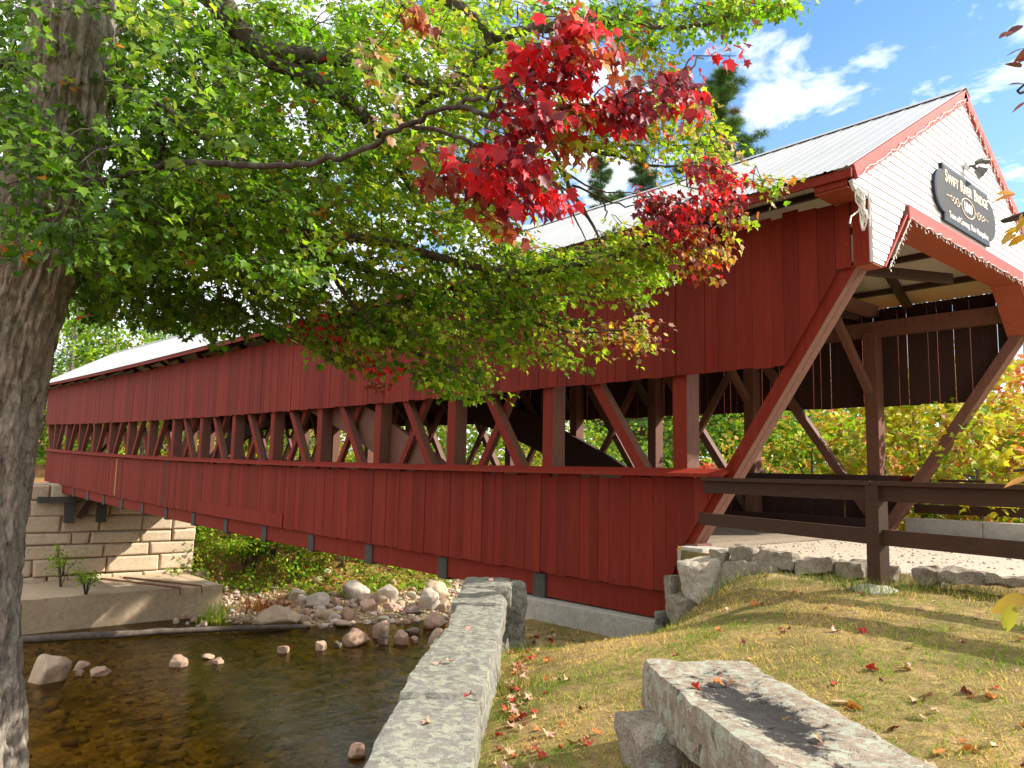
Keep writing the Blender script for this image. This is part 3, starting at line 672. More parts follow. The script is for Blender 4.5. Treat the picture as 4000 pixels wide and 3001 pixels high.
lights('string_lights', (YC-.05, 5.09), (-.40, 3.12), 26, 'white icicle lights along the near sloping edge of the gable', .035, 1)
lights('string_lights', (YC+.05, 5.09), (W_+.40, 3.12), 26, 'white icicle lights along the steep far edge of the gable', .035, 2)
lights('string_lights', (.90, 2.97), (W_-.9, 2.97), 44, 'white mini lights sagging under the portal trim below the sign', .03, 3, (.015, .04))
lights('string_lights', (.87, 2.95), (.27, 2.27), 12, 'white mini lights down the short slanting edge of the portal', .0, 4, (.015, .05))
mb = MB(); rs = random.Random(5)
for k in range(14):
    y = -.36+rs.uniform(-.03, .06); z = 2.98; p = [(GXF+.04, y, z)]
    L = rs.choice([.25, .3, .34, .42])
    for j in range(6): p.append((GXF+.04+rs.uniform(-.03, .04), y+.018*j+rs.uniform(-.025, .025), z-L*(j+1)/6))
    mb.tube(p, .008, 5)
mb.tube([(GXF+.04, -.3, 2.8), (GXF+.03, -.36, 2.74), (GXF+.0, -.47, 2.66), (GXF, -.5, 2.58)], .009, 5)
mb.tube([(GXF+.04, -.14, 3.0), (GXF+.05, -.14, 2.8), (GXF+.05, -.16, 2.62)], .012, 5)
tag(mb.build('string_lights', M['wire']), 'tangled bundle of white lights hanging at the lower gable corner', 'string lights', 'white light strings on the portal')

# ------------------------------------------------------------------ fences and kerb
def fence_rail(mb, p0, p1, w, h, seg=6): mb.beam(p0, p1, w, h, (0, 0, 1), 0, seg)
fn = empty('rail_fence', (-1.78, -.84, -.95), 'dark brown wooden rail fence between the lawn and the gravel approach', 'fence')
A = (-4.05, -.12); B = (-1.75, -.80); Cc = (3.6, -1.75)
def fz(x): return .012 if x < -1 else .012-.012*(x+1)
mb = MB(); mb.beam((A[0], A[1], .0), (B[0], B[1], -.005), .15, .042, (0, 0, 1)); mb.beam((B[0], B[1], -.005), (Cc[0], Cc[1], -.03), .15, .042, (0, 0, 1)); mb.build('cap_rail', M['fence'], fn, bevel=.004)
mb = MB(); mb.beam((A[0], A[1], -.09), (B[0]-.07, B[1]+.02, -.095), .045, .14, (0, 0, 1)); mb.build('upper_rail', M['fence'], fn, bevel=.004)
mb = MB(); mb.beam((B[0]+.06, B[1]-.01, -.095), (Cc[0], Cc[1], -.12), .045, .14, (0, 0, 1)); mb.build('upper_rail', M['fence'], fn, bevel=.004)
mb = MB(); mb.beam((A[0]-.10, A[1]+.03, -.465), (B[0]-.07, B[1]+.02, -.485), .045, .14, (0, 0, 1)); mb.build('lower_rail', M['fence'], fn, bevel=.004)
mb = MB(); mb.beam((B[0]+.06, B[1]-.01, -.485), (Cc[0], Cc[1], -.525), .045, .14, (0, 0, 1)); mb.build('lower_rail', M['fence'], fn, bevel=.004)
for (px_, py_) in (B, (.75, -1.26), (3.2, -1.70)):
    mb = MB(); mb.beam((px_, py_, -.94), (px_, py_, -.021), .135, .135, (0.95, -.25, 0)); mb.build('post', M['fence'], fn, bevel=.006)
fb = empty('rail_fence', (-4.0, 6.4, -.6), 'brown rail fence on the far side of the gravel approach', 'fence')
mb = MB(); mb.beam((-4.2, 6.30, .06), (6, 7.2, .04), .15, .042, (0, 0, 1)); mb.build('cap_rail', M['fence'], fb)
mb = MB(); mb.beam((-4.2, 6.32, -.43), (6, 7.22, -.47), .05, .15, (0, 0, 1)); mb.build('lower_rail', M['fence'], fb)
for q in (.9, 3.6): mb = MB(); mb.beam((q, 6.36+.088*(q+4.2), -1.1), (q, 6.36+.088*(q+4.2), .04), .13, .13, (1, 0, 0)); mb.build('post', M['fence'], fb)
mb = MB()
for i in range(10): mb.box((-4.25+i*1.2, 6.0, -1.15), (-4.25+i*1.2+1.195, 6.26, -.585-.004*i))
tag(mb.build('concrete_kerb', M['concrete'], bevel=.015), 'low pale concrete kerb along the far edge of the gravel approach', 'kerb')

# ------------------------------------------------------------------ stones
def rough_block(name, size, mat, seed, amp=.03, cuts=12, pos=(0, 0, 0), rot=(0, 0, 0), taper=0.0, parent=None, smoothf=False, warp=None, cutn=5):
    """a quarried block: box with broken arrises and rough faces, in its own local space"""
    bm = bmesh.new(); bmesh.ops.create_cube(bm, size=1); mx = max(size)
    L = [e for e in bm.edges]
    for ax in range(3):
        n = max(1, int(cuts*size[ax]/mx)); es = [e for e in bm.edges if abs((e.verts[0].co-e.verts[1].co)[ax]) > 1e-6 and abs((e.verts[0].co-e.verts[1].co).length-abs((e.verts[0].co-e.verts[1].co)[ax])) < 1e-6]
        if n > 1: bmesh.ops.subdivide_edges(bm, edges=es, cuts=n-1, use_grid_fill=True)
    rs = np.random.RandomState(seed); o = Vector(rs.rand(3)*50)
    pl = [(Vector(unit(rs.normal(size=3)*np.array([1, 1, .6]))), rs.uniform(.60, .74)) for _ in range(cutn)]
    for v in bm.verts:
        p = v.co.copy()
        for n_, d_ in pl:
            ex = p.dot(n_)-d_
            if ex > 0: p -= n_*ex
        q = 8; r_ = (sum(abs(c*2)**q for c in p))**(1/q) if p.length > 0 else 1
        if r_ > .92: p *= 1-(r_-.92)*.35
        p = Vector((p.x*size[0]*(1-taper*p.z), p.y*size[1]*(1-taper*p.z), p.z*size[2]))
        if warp: p = Vector(warp(p))
        s_ = 3.2
        d = Vector((noise.noise(p*s_+o), noise.noise(p*s_+o+Vector((9, 3, 1))), noise.noise(p*s_+o+Vector((2, 8, 5)))))*amp+Vector((noise.noise(p*13+o), noise.noise(p*13+o+Vector((4, 4, 4))), noise.noise(p*13-o)))*amp*.45
        v.co = p+d
    bmesh.ops.recalc_face_normals(bm, faces=bm.faces)
    me = bpy.data.meshes.new(name); bm.to_mesh(me); bm.free()
    if smoothf: me.polygons.foreach_set('use_smooth', np.ones(len(me.polygons), bool))
    ob = link(name, me, parent, [M[mat]], world=False); ob.location = Vector([float(c) for c in pos]); ob.rotation_euler = rot
    if parent is not None: ob.matrix_parent_inverse = Matrix.Translation(-parent.location)
    return ob
def boulder_mesh(seed, flat=.7, planes=9, rough=.05, sub=4):
    bm = bmesh.new(); bmesh.ops.create_icosphere(bm, subdivisions=sub, radius=1); rs = np.random.RandomState(seed); o = Vector(rs.rand(3)*90)
    pl = [(Vector(unit(rs.normal(size=3))), rs.uniform(.55, .88)) for _ in range(planes+5)]
    for v in bm.verts:
        p = v.co.copy()
        for n_, d_ in pl:
            ex = p.dot(n_)-d_
            if ex > 0: p -= n_*ex*.88
        k = 1+.16*noise.noise(p*1.2+o)+rough*noise.noise(p*3.6+o)+rough*.35*noise.noise(p*10+o)
        v.co = Vector((p.x*k, p.y*k, p.z*k*flat))
    me = bpy.data.meshes.new('boulder'); bm.to_mesh(me); bm.free(); me.polygons.foreach_set('use_smooth', np.ones(len(me.polygons), bool)); return me

# lichen covered wall along the top of the bank
wl = empty('stone_wall', (-3.0, -4.6, -1.6), 'long wall of lichen covered granite slabs running from the foreground to the bridge', 'stone wall')
WD = unit(np.array([-.735, .678])); WNn = np.array([-WD[1], WD[0]])
ang = math.atan2(WD[1], WD[0])
spans = [(-1.9, 1.15, .50, 0, 0), (1.12, 2.75, .52, .008, .015), (2.72, 4.45, .49, -.006, -.01), (4.42, 5.45, .54, .006, .02), (5.42, 6.3, .58, .03, .0)]
W0 = np.array([-1.58, -5.90])
for i, (a, b, wd, dz, dn) in enumerate(spans):
    c = W0+WD*(a+b)/2+WNn*dn
    rough_block('capstone', (b-a, wd, .42), 'wallstone', 20+i, .022, 44, (c[0], c[1], -1.50+dz), (0, 0, ang+(.01, -.015, .012, -.01, .03)[i]), parent=wl, cutn=3)
c = W0+WD*6.05+WNn*(-.22); rough_block('end_stone', (.52, .42, .95), 'wallstone', 31, .06, 18, (c[0], c[1], -1.77), (.05, .1, ang+.3), parent=wl, cutn=8)
for i in range(5):
    c = W0+WD*(-.7+1.7*i)+WNn*.03; rough_block('base_stone', (1.75, .6, 2.6), 'knobstone', 40+i, .05, 12, (c[0], c[1], -3.02), (0, 0, ang), parent=wl)

# granite bench
bn_ = empty('stone_bench', (-.52, -4.93, -1.38), 'long lichen covered granite slab bench on the lawn', 'bench')
ba = math.atan2(-.79, 1.16)
def bw(p):                                                         # a slightly hollowed top and a broken far corner
    z = p.z-(.035*math.exp(-((p.x+.05)/.7)**2-((p.y+.02)/.16)**2) if p.z > 0 else 0)
    x = p.x; y = p.y
    if x < -.55 and y > .1: x += (-.55-x)*.12*(y-.1)/.2; 
    return (x, y, z)
rough_block('seat_slab', (1.95, .60, .27), 'benchstone', 55, .022, 46, (-.42+.03, -4.93-.02, -1.085), (0, .0, ba), parent=bn_, warp=bw, cutn=2)
rough_block('support_stone', (.30, .42, .34), 'roughstone', 56, .03, 14, (-1.06, -4.80, -1.32), (0, 0, ba+.2), parent=bn_)
rough_block('support_stone', (.30, .42, .34), 'roughstone', 57, .03, 14, (.22, -5.42, -1.36), (0, 0, ba-.1), parent=bn_)

# blocks by the bridge corner and the edge of the gravel
def stone(px, py, wpx, hpx, Y, dep_, mat, seed, label, rz=0, tilt=0, group=None, amp=.03, name='granite_block', cutn=6):
    p = ony(px*K, py*K, Y); d = (p-EYE)@CF; w_ = wpx*K*d/FPX; h_ = hpx*K*d/FPX
    o = rough_block(name, (w_, dep_, h_), mat, seed, amp, 16, (p[0], p[1], p[2]), (tilt, 0, rz), cutn=cutn); return tag(o, label, 'stone', group)
az = -.72
stone(1513, 1198, 74, 34, -.02, .4, 'concrete', 60, 'pale concrete footing block under the foot of the raking end post', -.1, amp=.006, cutn=0, name='footing_block')
stone(1516, 1250, 84, 84, -.50, .40, 'greyrock', 61, 'leaning pale granite block with a slanting top beside the red siding', -.45, .22, amp=.04)
stone(1486, 1322, 80, 68, -.50, .38, 'roughstone', 62, 'granite block underneath the leaning block at the bridge corner', -.6, 0, amp=.05)
stone(1463, 1280, 27, 78, -.30, .3, 'roughstone', 63, 'narrow upright granite slab against the red siding', -.4, .05)
stone(1440, 1345, 20, 50, -.3, .3, 'knobstone', 64, 'small dark stone at the end of the concrete footing', -.4)
GE = [(1561, 1216, 36, 56, 'rough crumbling stone next to the concrete footing block'), (1611, 1197, 60, 32, 'dark broken stone standing at the edge of the gravel'), (1625, 1237, 120, 42, 'low wedge shaped boulder sunk in the sandy bank'),
      (1680, 1206, 92, 30, 'long flat granite kerbstone set in sand'), (1766, 1220, 80, 28, 'granite kerbstone just left of the fence post'), (1842, 1227, 72, 26, 'pale kerbstone behind the fence post'), (1927, 1237, 36, 26, 'short square kerbstone right of the fence post'),
      (2008, 1239, 50, 28, 'dark kerbstone after the gap in the row'), (2088, 1243, 98, 24, 'long low kerbstone nearing the picture edge'), (2182, 1250, 90, 16, 'last low kerbstone half buried in grass')]
for i, (a, b, c_, d_, lb) in enumerate(GE):
    stone(a, b+d_*.12, c_*1.04, d_*1.24, -.36-.05*max(0, i-5) if i != 2 else -.50, .22, 'roughstone', 70+i, lb, rz=-.02+.12*math.sin(i*2.3), group='stones along the edge of the gravel', tilt=.08*math.sin(i*1.7), amp=.055, cutn=9)
mb = MB(); N = 20
for i in range(N): th = 6.283*i/N; 
pd = link('concrete_pad', boulder_mesh(77, .3, 5, .04, 3), None, [M['concrete']]); pd.location = (-1.79, -.88, -.965); pd.scale = (.25, .22, .22); tag(pd, 'round worn concrete pad under the fence post', 'footing')

# near abutment and its concrete sill
mb = MB(); mb.box((-7.95, -.12, -2.6), (-4.72, .35, -1.765)); mb.box((-7.95, .35, -2.6), (-4.72, 6.1, -2.0))
tag(mb.build('concrete_sill', M['concrete'], bevel=.02), 'grey concrete sill carrying the red beam of the bridge', 'footing')
mb = MB(); mb.box((-7.9, -.4, -6.6), (-7.0, 6.6, -2.05)); tag(mb.build('stone_abutment', M['granite']), 'near stone abutment of the bridge below the lawn', 'abutment')
mb = MB(); mb.box((-4.7, .05, -2.1), (-4.36, 5.75, -.87)); tag(mb.build('backwall', M['concrete']), 'concrete backwall at the end of the bridge deck', 'wall')

# far abutment: coursed granite blocks
AXF = -38.0; ab = MB(); rs = random.Random(12); z = -5.45; row = 0
ab.box((AXF-3.5, -1.3, -6.5), (AXF-.22, 5.92, -.80))
while z < -.9:
    h = rs.uniform(.50, .74); y = -1.6-rs.random()*.8; y_end = 6.05+.02*row*0
    while y < y_end:
        L = rs.uniform(.7, 2.5); y2 = min(y+L, y_end)
        if y_end-y2 < .35: y2 = y_end
        j = lambda a=.03: rs.uniform(-a, a); f = AXF+rs.uniform(-.09, .07); ab.cur = rs.uniform(.8, 1.1)
        ga = .022
        ga = rs.uniform(.008, .03); q = [(y+ga+j(.05), z+ga+j(.025)), (y2-ga+j(.05), z+ga+j(.035)), (y2-ga+j(.05), z+h-ga+j(.035)), (y+ga+j(.05), z+h-ga+j(.025))]
        ins = [(y_+(.07 if k in (0, 3) else -.07), z_+(.06 if k < 2 else -.06)) for k, (y_, z_) in enumerate(q)]
        vs = [(AXF-.5, *p) for p in q]+[(f-.03, *p) for p in q]+[(f+.03+j(.02), *p) for p in ins]
        ab.add(vs, [(3, 2, 1, 0)]+[(i, (i+1) % 4, 4+(i+1) % 4, 4+i) for i in range(4)]+[(4+i, 4+(i+1) % 4, 8+(i+1) % 4, 8+i) for i in range(4)]+[(8, 9, 10, 11)])
        y = y2
    x = AXF
    z += h; row += 1
z = -5.45
while z < -.9:                                                    # return face on the upstream side
    x = AXF-.03
    while x > AXF-3.4:
        L = rs.uniform(.8, 1.6); ab.cur = rs.uniform(.75, 1.05); ab.box((max(x-L, AXF-3.4)+.02, 5.6, z+.02), (x-.02, 6.05+rs.uniform(-.03, .03), z+.56)); x -= L
    z += .58
tag(ab.build('stone_abutment', M['granite'], bevel=.03), 'far abutment of coursed pale granite blocks under the bridge', 'abutment')
bk = empty('timber_bracket', (-37.7, .2, -1.6), 'grey timber bearing bracket on top of the far abutment', 'bracket')
mb = MB(); mb.box((-37.9, -.9, -1.62), (-37.5, .55, -1.36)); mb.build('beam', M['grey_wood'], bk)
for y in (.2, 1.5): mb = MB(); mb.box((-37.9, y, -2.5), (-37.55, y+.35, -1.63)); mb.build('block', M['grey_wood'], bk)
mb = MB(); mb.beam((-37.7, .75, -2.3), (-37.7, 1.35, -1.2), .2, .2, (1, 0, 0)); mb.build('strut', M['rafter'], bk)
mb = MB(); N = 22; 
rsn = np.random.RandomState(4)
for i in range(N):                                               # old concrete footing with an undercut foot
    y0_, y1_ = -7+12.6*i/N, -7+12.6*(i+1)/N
    mb.prism([(-33.0+.03*vnoise(np.array([0.]), np.array([y0_]), 2)[0], y0_, -5.03), (-33.0, y1_, -5.03), (-33.02, y1_, -6.1), (-33.1-.1, y1_, -6.7), (-33.2, y0_, -6.7), (-33.02, y0_, -6.1)][:1]+[(-33.0, y1_, -5.03), (-38.2, y1_, -5.03), (-38.2, y0_, -5.03)], (0, 0, -1.7), (0, 0, .012*rsn.normal()))
tag(mb.build('concrete_footing', M['tan_concrete']), 'long stained concrete footing in front of the far abutment', 'footing')
for k, y in enumerate((3.2, 4.1)):
    mb = MB(); mb.tube([(-37.2, y-1.4, -4.97), (-32.8, y+.5, -4.98), (-32.75, y+.52, -5.3)], .04, 6); tag(mb.build('iron_rod', M['iron']), 'rusty iron rod lying across the footing, %s' % ('nearer the middle' if k == 0 else 'nearest its end'), 'iron rod', 'rusty rods on the footing')

# ------------------------------------------------------------------ foliage colours (leaf hues, with sunlight painted into the lighter greens)
DG, G, LG, YG = (.055, .125, .008), (.115, .225, .011), (.20, .34, .020), (.35, .44, .028)
Y, O, PK, RD, DR, RB, BR = (.46, .36, .035), (.52, .19, .030), (.45, .27, .17), (.62, .018, .028), (.20, .014, .028), (.30, .065, .03), (.22, .10, .045)
PD = [(DG, 5), (G, 4), (LG, .8), (O, .03), (RD, .02)]
PG = [(G, 4), (LG, 5), (YG, 1.5), (O, .06), (DG, 1), (RD, .02)]
PL = [(LG, 4), (YG, 6), (G, 1), (PK, .45), (Y, .5), (O, .14)]
PY = [(YG, 4), (LG, 2), (Y, 2), (PK, 1.4), (O, .7), (G, .5)]
PR = [(RD, 6), (DR, 2), (RB, .5), (PK, .25)]
PDR = [(DR, 4), (RD, 3.2), (RB, .7), (O, .2)]
PO = [(RB, 2.5), (O, 2), (PK, 1.2), (DR, 1.4), (YG, .9), (Y, .5), (RD, .6)]

def in_poly(px, py, P):
    P = np.array(P, float); c = np.zeros(len(px), bool); j = len(P)-1
    for i in range(len(P)):
        m = ((P[i, 1] > py) != (P[j, 1] > py)); den = (P[j, 1]-P[i, 1]) or 1e-9
        c ^= m & (px < (P[j, 0]-P[i, 0])*(py-P[i, 1])/den+P[i, 0]); j = i
    return c
def sample_poly(P, n):
    P = np.array(P, float); lo, hi = P.min(0), P.max(0); out = []
    while len(out) < n:
        q = lo+(hi-lo)*RS.rand(n*2, 2); out += list(q[in_poly(q[:, 0], q[:, 1], P)])
    return np.array(out[:n])
def sight(px, py, d): return EYE+(CF+((px*K-2000)/FPX)[:, None]*CR-((py*K-1500.5)/FPX)[:, None]*CU)*d[:, None]

# ------------------------------------------------------------------ the big red maple on the left
mp_ = empty('red_maple_tree', (-5.9, -6.9, -3.0), 'huge maple with furrowed bark and green to red leaves arching over the bridge view', 'tree')
TK = [(-62, 1900, 300), (-50, 1660, 236), (-42, 1400, 212), (-32, 1100, 210), (-8, 900, 206), (25, 720, 208), (72, 560, 202), (110, 400, 192), (136, 260, 184), (148, 150, 180), (160, 20, 184), (172, -150, 170), (185, -500, 130), (210, -1000, 90)]
TD = 6.0
def trunk_path():
    return [(at(x-(8 if y > 600 else 0)-max(0, y-900)*.012, y, TD), w_*K/FPX*TD/2*(.94 if y < 500 else .86)) for x, y, w_ in TK]
tp = trunk_path(); P_ = np.array([p for p, r in tp]); Rr = np.array([r for p, r in tp]); L_ = np.concatenate([[0], np.cumsum(np.linalg.norm(np.diff(P_, axis=0), axis=1))])
NA, NH = 150, 420; s_ = np.linspace(0, L_[-1], NH); cx = np.stack([np.interp(s_, L_, P_[:, k]) for k in range(3)], 1); rr = np.interp(s_, L_, Rr)
for k in range(3): cx[:, k] = np.convolve(np.pad(cx[:, k], 12, 'edge'), np.ones(25)/25, 'valid')
rr = np.convolve(np.pad(rr, 12, 'edge'), np.ones(25)/25, 'valid')
V = np.zeros((NH, NA, 3)); th = np.linspace(0, 2*math.pi, NA, endpoint=False)
for i in range(NH):
    for j in range(NA):
        a = th[j]; c_, s__ = math.cos(a), math.sin(a); h = s_[i]
        tw = a+.10*h
        q = Vector((math.cos(tw)*5.2, math.sin(tw)*5.2, h*1.3)); q2 = Vector((math.cos(tw)*10.5, math.sin(tw)*10.5, h*4.6))
        rg = 1-abs(noise.noise(q+Vector((0, 0, 0)))*2.0); rg2 = 1-abs(noise.noise(q2)*2.0)
        pl = noise.noise(Vector((math.cos(a)*14, math.sin(a)*14, h*5.5)))
        d = -.060*max(0, rg-.35)/.65-.030*max(0, rg2-.45)/.55+.016*pl+.05*noise.noise(Vector((c_*1.2, s__*1.2, h*.6)))
        V[i, j] = cx[i]+np.array([c_, s__, 0])*(rr[i]+d+.01)
_j = np.arange(NH*NA).reshape(NH, NA); q_ = np.stack([_j[:-1], np.roll(_j, -1, 1)[:-1], np.roll(_j, -1, 1)[1:], _j[1:]], -1).reshape(-1, 4)
np_mesh('trunk', V.reshape(-1, 3), q_, None, M['bark'], mp_, smooth=True, nper=4)

nodes = [at(x, y, TD) for x, y, w_ in TK[5:]]; nrad = [.30]*len(nodes)
def catmull(P, n):
    P = np.array(P, float); P = np.vstack([2*P[0]-P[1], P, 2*P[-1]-P[-2]]); out = []
    for i in range(1, len(P)-2):
        for t in np.linspace(0, 1, n, endpoint=False):
            a, b, c, d = P[i-1:i+3]; out.append(.5*((2*b)+(-a+c)*t+(2*a-5*b+4*c-d)*t*t+(-a+3*b-3*c+d)*t**3))
    out.append(P[-2]); return np.array(out)
LIMBS = [  # (x, y, distance) along each limb; base and tip radius
 ([(160, -40, 6), (330, -120, 5.9), (450, -20, 5.9), (520, 70, 6.0), (600, 135, 6.2), (720, 200, 6.6), (820, 290, 7.2), (900, 420, 8.0)], .145, .03),
 ([(520, 70, 6.0), (590, 110, 6.1), (690, 120, 6.3), (800, 140, 6.6), (960, 190, 7.0), (1100, 180, 7.4)], .09, .02),
 ([(130, 420, 6), (260, 380, 5.6), (400, 350, 5.2), (550, 357, 4.7), (680, 350, 4.4), (780, 322, 4.1), (880, 270, 3.8), (990, 225, 3.55), (1100, 180, 3.4), (1230, 90, 3.3), (1290, 20, 3.2)], .026, .005),
 ([(240, 188, 5.9), (300, 200, 5.7), (350, 225, 5.5), (430, 290, 5.3), (520, 340, 5.2)], .03, .008),
 ([(190, -120, 6), (420, -230, 6), (700, -160, 6.2), (900, -40, 6.4), (1060, 80, 6.6), (960, 190, 6.9), (870, 240, 7.2)], .10, .02),
 ([(1060, 80, 6.6), (1180, 60, 6.8), (1320, 40, 7.2), (1480, 60, 7.6), (1650, 20, 8.0)], .05, .01),
 ([(110, 520, 6), (260, 480, 6.1), (420, 470, 6.4), (560, 500, 6.8), (700, 545, 7.3), (840, 600, 7.8), (980, 650, 8.1), (1100, 700, 8.3)], .075, .012),
 ([(560, 500, 6.8), (800, 520, 7.0), (960, 560, 7.1), (1100, 590, 7.0), (1250, 570, 6.8), (1380, 540, 6.5), (1500, 480, 6.2), (1580, 380, 5.8)], .045, .008),
 ([(700, 545, 7.3), (760, 660, 7.4), (860, 740, 7.5), (980, 800, 7.5), (1055, 845, 7.5)], .025, .005),
 ([(980, 650, 8.1), (1120, 690, 7.9), (1260, 720, 7.7), (1400, 700, 7.4)], .02, .005),
 ([(420, 470, 6.4), (470, 570, 6.8), (480, 640, 7.2), (560, 690, 7.6), (740, 790, 7.4)], .03, .006),
 ([(1100, 180, 7.4), (1180, 300, 7.8), (1230, 400, 8.0), (1290, 500, 8.2), (1330, 560, 8.2)], .03, .006),
 ([(1180, 300, 7.8), (1300, 330, 7.9), (1420, 360, 8.0), (1520, 350, 8.0)], .025, .006),
 ([(990, 225, 3.55), (1060, 250, 3.5), (1160, 235, 3.5), (1300, 225, 3.6), (1420, 190, 3.7), (1520, 130, 3.8)], .014, .004),
 ([(880, 270, 3.8), (1000, 300, 3.7), (1060, 360, 3.6), (1010, 400, 3.55)], .012, .004),
 ([(0, 130, 5.6), (60, 155, 5.8), (120, 190, 6.0)], .05, .05), ([(-420, 20, 5.0), (-300, 60, 5.2), (0, 130, 5.6)], .012, .05),
 ([(150, 130, 6), (270, 30, 6.2), (262, -60, 6.4), (240, -300, 6.6)], .07, .05),
 ([(330, 225, 5.5), (345, 270, 5.9), (350, 330, 6.4), (300, 420, 6.9)], .035, .012),
]
def near(d): return d if d < 6.0 else 6.0+(d-6.0)*.45
for L, r0, r1 in LIMBS:
    L = [(x, y, near(d)) for x, y, d in L]
    pts = catmull([at(*p) for p in L], 7); n = len(pts); pts += RS.normal(0, .012, pts.shape)*(np.linspace(.3, 1, n)[:, None])
    mb = MB(); mb.tube(pts, list(np.linspace(r0, r1, n)), 9); mb.build('limb', M['limb'], mp_, smooth=True)
    nodes += list(pts); nrad += list(np.linspace(r0, r1, n))
NODES = np.array(nodes); NODER = np.array(nrad)

